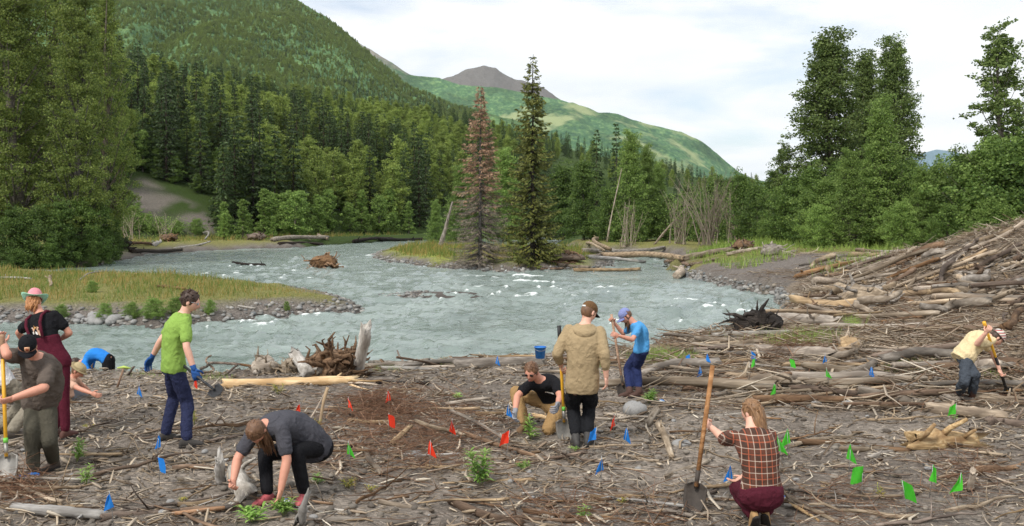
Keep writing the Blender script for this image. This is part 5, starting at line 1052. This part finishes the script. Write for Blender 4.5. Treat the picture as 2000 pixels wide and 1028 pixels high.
# 5: bending below the bank
PE = person('person in bright blue shirt and black trousers bending over at the water edge', 1.68, 1.0, -85, head=('d',148,712,0), hyaw=-90, hpit=-50, pel=('d',210,704,0), neck=('d',166,705,0), le=('s',172,734,-1), lw=('s',166,756,0), re=('s',172,734,1), rw=('s',166,756,0), la=('d',216,792,-.1), ra=('d',212,792,.12), lk=(196,748), rk=(194,748), Y0=17.2, shirt=cloth('blue_cotton', srgb('#2f7fd0')), trousers=(G_BLK, 1.1), shoes=plain('black_boot', srgb('#222222'), .8), hair=H_DK, hairlen=.12, sleeve=.7, vox=.018, bulge=.07, fold=.02)
# 6: the man in the green shirt
LENS = plain('lens', srgb('#9aa3a8'), .1)
PF = person('man in green t-shirt, navy trousers and blue gloves carrying a black shovel', 1.86, .98, 58, head=('d',371,590,.05), hyaw=78, hpit=-22, pel=('d',340,716,0), neck=('d',358,612,.04), le=('s',315,664,.5), lw=('s',297,698,1), re=('s',364,678,-1), rw=('s',379,722,-1), la=('z',323,848,.09), ra=('z',364,860,.09), lk=(338,782), rk=(366,788), shirt=cloth('green_cotton', srgb('#86a650')), trousers=(NAVY, 1.12), shoes=plain('dark_shoe', srgb('#3c3936'), .9), hair=H_DK, hat=glasses(LENS), tousle=1.1, gloves=cloth('blue_glove', srgb('#2f5590')), sleeve=.68, hem=-.12, curl=(.35, .9), skin=SKIN2, loose=1.04)
# 7: the squatting woman
def back_print(J): patch_on(J, 'shirt_print', [disc(0, 0, 1, 1, 20)], PEACH, .66, 0, .24, .12); patch_on(J, 'shirt_print', [disc(0, 0, .85, .55, 16)], plain('print_brown', srgb('#8a6a58'), .8), .66, 0, .20, .07)
PG = person('woman in dark grey t-shirt and black leggings squatting with long brown hair', 1.70, 1.12, -160, -160, head=('d',502,842,-.22), hyaw=-165, hpit=-84, pel=('d',612,872,.30), neck=('d',514,832,-.13), le=('s',563,914,-1), lw=('s',548,958,-1), re=('s',464,896,-1), rw=('s',456,938,-1), la=('z',594,962,.09), ra=('z',522,964,.09), lk=(580,886,-1), rk=(498,894,-1), shirt=GREYT, trousers=(G_BLK, 1.0), shoes=plain('pink_sneaker', srgb('#b0585c'), .7, .4, 30), hair=H_BR, hairlen=(.36, np.array((.35, .45, -.2)), .9), sleeve=.7, hem=-.1, curl=(.4, .7), fem=True, bulge=.05, extra=back_print, seat=1.0)
# 8: the kneeling man in sunglasses
def chest(J): patch_on(J, 'shirt_emblem', [[(-.6,-.9),(.1,-.9),(.2,-.3),(.6,-.1),(.5,.2),(.1,.2),(.5,.4),(.8,.8),(.2,1),(-.5,.8),(-.9,.2),(-.8,-.4)]], WHITE, .70, .07, .055, .06, side=1)
PH = person('kneeling man in black polo shirt, khaki trousers and sunglasses planting', 1.80, 1.04, -160, -165, head=('d',1038,727,-.10), hyaw=-158, hpit=-25, pel=('d',1082,786,.22), neck=('d',1056,742,-.02), le=('s',1094,775,-1), lw=('s',1089,792,-1), re=('s',1010,774,-1), rw=('s',1006,806,-1), la=('d',1092,822,.42), ra=('z',1024,826,.09), lk=('z',1071,838,.07), rk=(1020,772,-1), lt=('d',1104,834,.60), Y0=11.75, shirt=G_BLK, trousers=(cloth('khaki_canvas', srgb('#9a7d56')), 1.18), shoes=plain('tan_boot', srgb('#6a5238'), .85), hair=H_BR, seat=1.0, hat=glasses(DARKP), gloves=cloth('grey_glove', srgb('#8d8f96')), sleeve=.62, curl=(.7, .5), extra=chest)
# 9: the man in the tan hoodie, from behind
def hood(J):
    M = MB(); f = np.cross(J['lat'], J['sp']); c = J['N']-J['sp']*.035
    M.add(*tube([c+J['lat']*.115*math.cos(a)-f*(.04+.10*math.sin(a))-J['sp']*(.015+.05*math.sin(a)) for a in np.linspace(-.25, PI+.25, 12)], np.array([.025,.034,.042,.05,.056,.06,.06,.056,.05,.042,.034,.025]), 10)); J['part']('hood', M, J['sh'].data.materials[0], vx=.012, sm=4, fd=.015)
def thighpocket(J):
    for h, k, sd in ((J['Lh'], J['Lk'], 1), (J['Rh'], J['Rk'], -1)):
        M = MB(); M.add(*capsule([h+(k-h)*.55+J['lat']*sd*.062, h+(k-h)*.85+J['lat']*sd*.055], [.05, .05], 10)); J['part']('cargo_pocket', M, BLK2, vx=.012, sm=2)
BLK2 = cloth('black_canvas', srgb('#202124'), .15)
PI_ = person('man in tan hoodie, black trousers and camouflage cap standing with his back turned', 1.82, 1.06, 4, head=('d',1150,610,.08), hyaw=48, hpit=-30, pel=('d',1137,752,0), neck=('d',1142,634,.03), le=('s',1088,691,-.3), lw=('s',1096,716,1), re=('s',1181,694,-.3), rw=('s',1184,737,1), la=('z',1125,858,.09), ra=('z',1148,856,.09), lk=(1122,806), rk=(1149,804), shirt=cloth('tan_fleece', srgb('#a08d6e')), trousers=(BLK2, 1.12), shoes=plain('rubber_boot', srgb('#3a3836'), .7), boots=.62, hair=H_BR, hat=cap(cloth('camo', srgb('#6b5138'), .5, 30), G_BLK, None, WHITE), sleeve=1.55, hem=-.14, curl=(.9, .35), skin=SKIN2, loose=1.05, fold=.022, extra=lambda J: (hood(J), thighpocket(J)))
# 10: the woman in the blue shirt
PJ = person('woman in light blue shirt, navy trousers and periwinkle cap digging', 1.66, .95, -98, head=('d',1222,617,0), hyaw=-102, hpit=-42, pel=('d',1252,684,0), neck=('d',1240,630,0), le=('s',1235,664,-1), lw=('s',1208,656,-.2), re=('s',1217,652,1), rw=('s',1199,630,-1), la=('z',1248,765,.09), ra=('z',1230,765,.09), lk=(1242,720), rk=(1228,718), shirt=cloth('light_blue_cotton', srgb('#4f93c8')), trousers=(cloth('navy_cotton', srgb('#2a3358')), 1.22), shoes=plain('brown_boot', srgb('#4a342c'), .85), boots=.45, hair=H_BR, hairlen=(.26, np.array((0, .25, -.6)), .8), hat=cap(cloth('periwinkle', srgb('#7d86b3')), cloth('periwinkle_brim', srgb('#737cab'))), sleeve=.62, curl=(.9, .9), fem=True)
# 11: the woman in the plaid shirt
def plaid():
    n = NT('plaid_flannel'); c = n.coord('Object'); s = n.n('SeparateXYZ', {0: c})
    def line(o, sc, w, off=0.0):
        t = n.math('FRACT', n.math('ADD', n.math('MULTIPLY', o, sc), off)); return n.math('LESS_THAN', t, w)
    X, Z = s.outputs[0], s.outputs[2]; col = n.ramp(n.noise(c, 30, 3), [(.3, srgb('#33241d')), (.7, srgb('#4a3226'))])
    col = n.mix(n.math('MULTIPLY', line(X, 10, .42), .4), col, srgb('#6a3a28')); col = n.mix(n.math('MULTIPLY', line(Z, 10, .42), .4), col, srgb('#6a3a28'))
    col = n.mix(n.math('MULTIPLY', line(X, 10, .10, .2), .7), col, srgb('#a8583c')); col = n.mix(n.math('MULTIPLY', line(Z, 10, .10, .2), .7), col, srgb('#9c5238'))
    col = n.mix(n.math('MULTIPLY', line(X, 10, .06, .7), .55), col, srgb('#cdbfae')); col = n.mix(n.math('MULTIPLY', line(Z, 10, .06, .7), .55), col, srgb('#cdbfae'))
    n.bsdf(col, .92, n.noise(c, 60, 3), .2, .01); return n.m
WINE = cloth('wine_cotton', srgb('#4f1f2b'))
PK = person('woman in brown plaid shirt and wine trousers crouching with her back turned', 1.66, 1.06, -14, -14, head=('d',1468,806,.26), hyaw=-38, hpit=-12, pel=('d',1486,962,-.02), neck=('d',1468,838,.16), le=('s',1414,858,.6), lw=('s',1388,834,1), re=('s',1500,902,1), rw=('s',1452,930,1), la=('z',1470,1004,.14), ra=('z',1496,1000,.14), lk=(1440,950,1), rk=(1508,952,1), lt=('z',1466,1022,.02), rt=('z',1498,1018,.02), shirt=plaid(), trousers=(WINE, 1.15), shoes=plain('tan_shoe', srgb('#a58358'), .85), hair=H_BL, hairlen=(.26, np.array((.2, -.35, -.6)), .8), sleeve=.9, hem=-.08, curl=(.9, .4), skin=SKIN2, fem=True, bulge=.04, loose=1.06, seat=1.15)
# 12: the woman in the cream shirt
PL = person('woman in cream shirt and striped hat bent over a shovel at far right', 1.64, 1.08, 82, head=('d',1946,660,-.02), hyaw=92, hpit=-52, pel=('d',1884,694,0), neck=('d',1930,656,0), le=('s',1944,694,1), lw=('s',1952,722,-.3), re=('s',1908,672,-1), rw=('s',1926,650,-1), la=('z',1898,773,.09), ra=('z',1872,770,.09), lk=(1906,736), rk=(1886,736), shirt=cloth('cream_cotton', srgb('#d8c59c')), trousers=(cloth('charcoal_denim', srgb('#444a52')), 1.1), shoes=plain('brown_rubber_boot', srgb('#4a2f26'), .6), boots=.7, hair=H_DK, hat=brimhat(None or (lambda: (lambda n: (n.bsdf(n.ramp(n.math('FRACT', n.math('MULTIPLY', n.n('SeparateXYZ', {0: n.coord()}).outputs[2], 26)), [(.0, srgb('#d9d2c6')), (.4, srgb('#b04a44')), (.6, srgb('#3c4258')), (.8, srgb('#d9d2c6'))]), .9), n.m)[1])(NT('striped_knit')))(), cloth('hat_brim_grey', srgb('#8d8078')), .115, .0, -.01, .10), sleeve=.75, hem=-.24, curl=(.9, .9), skin=SKIN2, fem=True, gloves=None, loose=1.1, fold=.034)

# ------------------------------------------------------------------ tools
YEL = plain('yellow_fibreglass', srgb('#e0a92e'), .45, .06); BLK = plain('black_grip', srgb('#1c1c1e'), .6); STEEL = plain('worn_steel', srgb('#8d8a84'), .45, .25, 12, .3, Metallic=.6); DSTEEL = plain('rusty_steel', srgb('#3e3731'), .7, .3, 20, .4); BLKST = plain('black_steel', srgb('#26272a'), .55); HICK = wood('hickory_handle', srgb('#7d5a3f'), srgb('#a67e5c'), srgb('#c39c78')); LIME = plain('lime_band', srgb('#6fc24a'), .6)
def shovel(a, b, label, shaft=YEL, blade=STEEL, grip=None, band=None, bl=.29, bw=.21, r=.019, nrm=(0, -1, .2), split=None, gl=.12):
    """a = top of the handle, b = blade tip"""
    a, b = np.asarray(a, float), np.asarray(b, float); d = unit(b-a); L = np.linalg.norm(b-a); n = unit(np.array(nrm, float)-d*np.dot(nrm, d)); s = np.cross(d, n)
    e = bpy.data.objects.new('shovel', None); COL.objects.link(e); e.location = b; tag(e, label, 'shovel', 'digging tools'); neck = b-d*bl
    def pt(nm, V, Fs, m, smooth=True): o = ob(nm, mesh(nm, V-b, Fs, m, smooth), e); return o
    pt('shaft', *tube([a, a+(neck-a)*.5, neck+d*.03], [r, r*1.02, r*.9], 12), shaft)
    if split: pt('lower_shaft', *tube([a+(neck-a)*split, neck], [r*1.12, r*1.12], 12), BLK)
    if grip: pt('grip', *tube([a-d*.005, a+d*gl], [r*1.3, r*1.3], 12), grip)
    if band: pt('band', *tube([neck-d*.16, neck-d*.11], [r*1.2, r*1.2], 12), band)
    pt('collar', *tube([neck-d*.12, neck+d*.05], [r*1.15, r*.8], 10), blade)
    us = np.linspace(-1, 1, 9); ts = np.linspace(0, 1, 10); V = []
    for t in ts:
        w = bw/2*(np.interp(t, [0, .04, .12, .55, .8, .93, 1], [.45, .95, 1, .97, .78, .45, .06]))
        for u in us: V.append(neck+d*t*bl+s*u*w+n*(-.035*(1-u*u)*(1-t*.5)+.03*t*t))
    i = np.arange(9)[:, None]*9; j = np.arange(8)[None]; o = pt('blade', np.array(V), np.stack([i+j, i+j+1, i+9+j+1, i+9+j], -1).reshape(-1, 4), blade); o.modifiers.new('t', 'SOLIDIFY').thickness = .005
    return e
def held(J, top, tip, Y0, Y1, **k): return shovel(at(*top, Y0), at(*tip, Y1), **k)
yA = PA['Rw'][1]; shovel(at(4, 655, yA-.06), at(14, 945, ground(14, 945)[1]+.02), label='yellow handled shovel with grey blade held by the man in black cap', grip=HICK, band=LIME, bw=.23, bl=.30, gl=.25)
yI = PI_['Lw'][1]; shovel(at(1092, 637, yI+.05), at(1104, 866, ground(1104, 858)[1]+.05), label='yellow handled shovel standing beside the tan hoodie man', grip=BLK, band=LIME, gl=.22, nrm=(-.2, -1, .1))
yJ = PJ['Rw'][1]; shovel(at(1194, 614, yJ-.03), at(1222, 786, 14.1), label='old wooden shovel pushed down by the blue shirt woman', shaft=HICK, blade=DSTEEL, r=.02)
yK = PK['Lw'][1]; shovel(at(1392, 714, yK-.02), at(1352, 1006, ground(1352, 1000)[1]), label='long wooden handled shovel held by the plaid shirt woman', shaft=HICK, blade=DSTEEL, r=.022, nrm=(-.3, -1, .5))
yL = PL['Rw'][1]; shovel(at(1922, 630, yL), at(1974, 786, 14.0), label='yellow and black shovel held by the cream shirt woman', split=.5, blade=BLKST, grip=YEL)
yF = PF['Rw'][1]; shovel(at(350, 708, yF+.25), at(432, 772, yF-.32), label='short black shovel carried by the green shirt man', shaft=BLKST, blade=BLKST, grip=BLK, r=.016, bl=.20, bw=.17, gl=.1, nrm=(.1, -.9, .5))
q0 = ground(335, 1004, .05); q1 = ground(505, 984, .03); shovel(q0, q1, label='shovel lying flat with wooden handle at the squatting woman feet', shaft=HICK, blade=DSTEEL, r=.018, nrm=(0, -.3, 1), bl=.2, bw=.14)
def pick(px, py):
    p = ground(px, py); e = bpy.data.objects.new('hand_pick', None); COL.objects.link(e); e.location = p; tag(e, 'small pale hand pick with lime head standing on the bank', 'tool', 'digging tools')
    ob('handle', mesh('handle', *tube([(0, 0, 0), (.05, .02, .17), (.10, .03, .33)], [.018, .016, .016], 8), HICK, True), e); ob('head', mesh('head', *tube([(.0, .03, .33), (.10, .03, .345), (.21, .03, .325)], [.012, .024, .012], 8), plain('lime_steel', srgb('#a9bf5c'), .6), True), e)
pick(228, 760)
# ------------------------------------------------------------------ marking flags, bucket and small things
FLG = {c: leafmat('flag_'+c, srgb(a), srgb(b), .35, 8, .2, .5) for c, a, b in (('red', '#d8351f', '#ee4a30'), ('green', '#3cab2c', '#58c63c'), ('blue', '#1f72c4', '#2f86da'))}
WIRE = plain('flag_wire', srgb('#9a9a98'), .4, Metallic=.5)
def flag_mesh(c, k):
    g = np.random.default_rng(k); n = 6; u, v = np.meshgrid(np.linspace(0, 1, n), np.linspace(0, 1, n), indexing='ij'); dr = g.uniform(.15, .6); wv = g.uniform(-.03, .03)
    tri = .15 if k % 7 in (2, 5) else .8; X = (u-.35*tri)*.10*(1-tri*v**1.3); Z = (v-.5)*.14-u*.08*dr-u*u*.015; Y = .02*np.sin(u*5+v*2+k)+wv*u
    i = np.arange(n-1)[:, None]*n; j = np.arange(n-1)[None]; return mesh('flag_sheet', np.stack([X, Y, Z], -1).reshape(-1, 3), np.stack([i+j, i+j+1, i+n+j+1, i+n+j], -1).reshape(-1, 4), FLG[c], True)
FM = {c: [flag_mesh(c, k) for k in range(7)] for c in FLG}; WM = mesh('wire', *tube([(0, 0, -.02), (.004, 0, .16), (0, 0, .33)], [.0035]*3, 5), WIRE)
def flag(c, px, py, label, k, s=1.0, mir=None, z=.20):
    p = ground(px, py, z); e = bpy.data.objects.new('marking_flag', None); COL.objects.link(e); gz_ = h1(p[0], p[1]); e.location = (p[0], p[1], gz_); tag(e, label, 'flag', c+' marking flags')
    m = -1 if (k % 2 if mir is None else mir) else 1; ob('wire', WM, e); o = ob('sheet', FM[c][k % 7], e); o.location = (0, 0, .25); o.scale = (m*s*.95, s*.95, s*1.0); e.rotation_euler = (RNG.uniform(-.1, .1), RNG.uniform(-.15, .15), RNG.uniform(-.5, .5))
for k, (x, y, l) in enumerate([(687,793,'left one of two behind the brush pile'),(761,778,'narrow, farthest behind the brush pile'),(757,825,'faded, on the brown branches in the brush pile'),(581,803,'behind the squatting woman back'),(878,838,'thin, in the middle of the brush pile'),(988,862,'large, left of the kneeling man knee'),(838,883,'large, at the tip of the curved branch'),(1197,829,'right of the tan hoodie man, below the boulder'),(377,752,'small, beside the green shirt man glove')]): flag('red', x, y, 'red marking flag '+l, k, .8 if 'small' in l else 1.0)
for k, (x, y, l) in enumerate([(685,886,'alone at the brush pile behind the squatting woman'),(1475,712,'on the log pile, left of two by the thick brown log'),(1546,714,'on the log pile, right of two by the thick brown log'),(1513,766,'above the plaid woman, on open dirt'),(1619,732,'below the root end of the thick log'),(1862,806,'in front of the split pale log'),(1528,876,'crumpled, right beside the plaid woman shoulder'),(1540,862,'tilted, upper of two beside the plaid woman'),(1657,895,'left of the rotten log, top of the foreground group'),(1681,936,'leftmost low one of the foreground group'),(1815,933,'upper right of the foreground group'),(1869,948,'rightmost of the foreground group'),(1773,968,'nearest the camera in the foreground group')]): flag('green', x, y, 'bright green marking flag '+l, k, 1.15 if x > 1520 and y > 850 else .95)
for k, (x, y, l) in enumerate([(268,768,'on the dirt beside the hand pick'),(305,871,'left of the green shirt man shoes'),(311,912,'hanging, below the green shirt man'),(222,987,'nearest the bottom left log'),(993,808,'by the kneeling man glove'),(1157,854,'bent, at the tan hoodie man boots'),(1216,855,'over a pale root right of the tan hoodie man'),(1173,915,'curled narrow, in the open dirt at centre'),(968,709,'on the grey log at the water edge'),(1350,705,'leftmost of the pair beyond the tall wooden handle'),(1380,703,'right one of the pair beyond the tall wooden handle'),(1369,730,'in front of the pair by the tall handle'),(1469,697,'at the left end of the thick brown log'),(1613,705,'at the root end of the thick brown log'),(1697,730,'alone on the debris left of the cream shirt woman'),(1425,934,'on the ground at the plaid woman knee')]): flag('blue', x, y, 'blue marking flag '+l, k, .95)
BLU = plain('blue_plastic', srgb('#2a78c8'), .45, .06)
def bucket(px, py):
    p = ground(px, py, .0); p = ground(px, py, .28); e = bpy.data.objects.new('bucket', None); COL.objects.link(e); e.location = p; tag(e, 'blue plastic bucket standing on the log at the water edge', 'bucket'); a = np.array((.075, .08, .098, .1, .108, .108, .1)); z = np.array((0, .0, .19, .19, .19, .205, .205))
    V = np.array([(r*math.cos(t), r*math.sin(t), q) for r, q in zip(a, z) for t in np.arange(20)*2*PI/20]); i = np.arange(6)[:, None]*20; j = np.arange(20)[None]; j2 = (j+1) % 20; o = ob('pail', mesh('pail', V, [np.stack([i+j, i+j2, i+20+j2, i+20+j], -1).reshape(-1, 4), np.arange(20)[None]], BLU, True), e); o.modifiers.new('t', 'SOLIDIFY').thickness = .004
    ob('handle', mesh('handle', *tube([(.108*math.cos(t), -.02-.10*math.sin(t), .19-.05*math.sin(t)) for t in np.linspace(0, PI, 10)], [.003]*10, 6), WIRE, True), e)
bucket(1055, 700)
def glove(px, py, m, label, sc=1.0, rz=0):
    p = ground(px, py); M = MB(); hand(M, np.array((0, 0, .03)), np.array((1., 0, 0)), np.array((0, 0, -1.)), 1, .15, 1.15); M.add(*capsule([(-.06, 0, .03), (0, 0, .03)], [.036, .033], 10)); o = ob('work_glove', M.mesh('work_glove', m, True), loc=p, label=label, cat='glove'); o.rotation_euler = (0, 0, rz); o.scale = (sc, sc, sc)
glove(60, 935, BLU, 'blue work glove dropped at the feet of the man in black cap', 1, PI)
def packet(px, py, label, rz):
    p = ground(px, py); e = bpy.data.objects.new('paper_packet', None); COL.objects.link(e); e.location = p+np.array((0, 0, .02)); e.rotation_euler = (.1, .15, rz); tag(e, label, 'packet', 'dropped packets')
    ob('wrapper', mesh('wrapper', *box((0, 0, .012), (.10, .07, .02)), plain('packet_white', srgb('#c9d3da'), .6)), e); ob('blue_panel', mesh('blue_panel', *box((.025, 0, .024), (.05, .068, .004)), BLU), e); ob('red_corner', mesh('red_corner', *box((-.04, .0, .0245), (.018, .06, .004)), plain('packet_red', srgb('#b84a48'), .6)), e)
packet(1290, 787, 'small blue and white packet beside the fireweed tuft near the blue shirt woman', .4); packet(1526, 978, 'blue and white packet behind the plaid shirt woman hip', 1.2); packet(562, 985, 'small blue packet under the squatting woman hand', 2)
# plants
PLANT = leafmat('fireweed_leaf', srgb('#6c9440'), srgb('#a6c46c'), .35, 3, .5); PLANTY = leafmat('yellow_leaf', srgb('#8c8a3a'), srgb('#b8a850'), .3, 3, .5); STEM = plain('plant_stem', srgb('#7d8a48'), .7)
def fireweed(px, py, hh, n, spread, label, k, lm=PLANT, ll=.11, cat='plant', nst=1):
    p = ground(px, py); g = np.random.default_rng(400+k); e = bpy.data.objects.new('fireweed_plant', None); COL.objects.link(e); e.location = p; tag(e, label, cat, 'young plants on the work ground'); S = MB(); Lf = MB()
    for q in range(nst):
        az0 = g.uniform(0, 6.28); ln = spread*(q > 0 or nst > 1); tip = np.array((math.cos(az0)*ln, math.sin(az0)*ln, hh*g.uniform(.75, 1.0))); S.add(*tube([(0, 0, -.02), tip*.5+g.normal(size=3)*.01, tip], [.005, .004, .002], 5))
        for i in range(n):
            t = .12+.88*(i+.5)/n; az = i*2.4+g.uniform(-.3, .3); d = np.array((math.cos(az), math.sin(az), .0)); L = ll*(1.15-.55*t)*g.uniform(.8, 1.2); b = tip*t; up = g.uniform(.3, .9); w = np.array((-d[1], d[0], 0))*L*.14
            m1 = b+(d+np.array((0, 0, up)))*L*.35; m2 = b+(d*1.0+np.array((0, 0, up*.8)))*L*.7; e_ = b+(d*1.35+np.array((0, 0, up*.45)))*L*.85
            Lf.add([b, m1+w, m1-w, m2+w*.8, m2-w*.8, e_], [np.array([(0, 1, 2), (3, 5, 4)]), np.array([(1, 3, 4, 2)])])
    ob('stem', S.mesh('stem', STEM, True), e); ob('leaves', Lf.mesh('leaves', lm), e)
for k, (x, y, h, n, s, l, *r) in enumerate([(940,952,.38,60,.12,'tall leafy light green fireweed in the open dirt at centre',PLANT,.13,2),(1037,862,.34,26,.05,'slender fireweed in front of the kneeling man',PLANT,.11,2),(150,902,.26,24,.08,'feathery green plant right of the man in black cap',PLANT,.09,3),(168,948,.20,18,.06,'small feathery plant below the taller one at left',PLANT,.08,3),(895,782,.12,16,.08,'low green tuft behind the brush pile',PLANT,.09,3),(1265,788,.22,26,.12,'bushy fireweed tuft at the blue shirt woman boots',PLANT,.11,4),(1022,918,.10,14,.07,'low green tuft between fireweed and tan hoodie man',PLANT,.07,3),(1140,1015,.14,16,.05,'small green plant at the bottom right of centre',PLANT,.07,2),(1122,882,.08,12,.05,'tiny green tuft at the tan hoodie man boots',PLANT,.06,2),(556,1006,.14,24,.10,'bright green planted seedling under the squatting woman hands',PLANT,.10,4),(495,1020,.12,14,.12,'grassy green leaves at the bottom below the squatting woman',PLANT,.12,4),(545,770,.16,18,.08,'yellowish green shrublet in front of the peeled log',PLANTY,.08,3),(620,945,.10,14,.06,'small green weed right of the squatting woman',PLANT,.07,3),(680,955,.11,14,.06,'small yellowing weed right of the squatting woman',PLANTY,.07,3),(725,960,.06,10,.05,'tiny yellow weed near bottom centre',PLANTY,.06,2),(380,830,.22,16,.05,'thin green sprout right of the green shirt man knees',PLANTY,.06,3),(175,838,.06,12,.08,'low green weed near the burgundy overalls',PLANTY,.06,3),(1860,822,.08,10,.05,'green sprig by the split pale log',PLANT,.06,2),(1720,975,.14,12,.04,'thin green sprout among the foreground flags',PLANTY,.06,2),(1210,985,.07,10,.05,'tiny green weed in the dirt right of bottom centre',PLANTY,.06,2),(355,980,.05,10,.05,'low weed above the loose wooden handle',PLANTY,.05,2),(1180,735,.14,14,.05,'small plant behind the tan hoodie man hand',PLANT,.07,2),(620,838,.14,12,.05,'sprout behind the squatting woman hips',PLANTY,.06,2)]):
    fireweed(x, y, h, n, s, l, k, r[0], r[1], nst=r[2])
def near_grass(g, n):
    xs, ys, hs_ = [], [], []
    for cx, cy, rx, ry, m, hh in ((1290,702,50,10,1300,.22),(1330,705,40,6,500,.15),(1560,672,70,12,1300,.28),(1665,645,18,10,300,.3),(1790,724,38,8,600,.16),(1680,735,45,8,300,.12),(1930,745,30,8,300,.12),(760,724,30,4,200,.12),(860,712,30,5,200,.12),(420,738,30,5,150,.12),(1150,715,25,8,250,.16),(300,732,60,5,250,.08),(1720,735,30,6,200,.14)):
        px = cx+g.normal(size=m)*rx*.6; py = cy+g.normal(size=m)*ry*.6; Y = np.array([1]*m)*0+CH*F/(py-HZ); xs.append((px-1000)/F*Y); ys.append(Y); hs_.append(np.full(m, hh))
    return np.concatenate(xs), np.concatenate(ys), np.concatenate(hs_)
grass('grass', 0, near_grass, .2, GRASSG, 'patches of fresh grass among the driftwood', 311, .012)
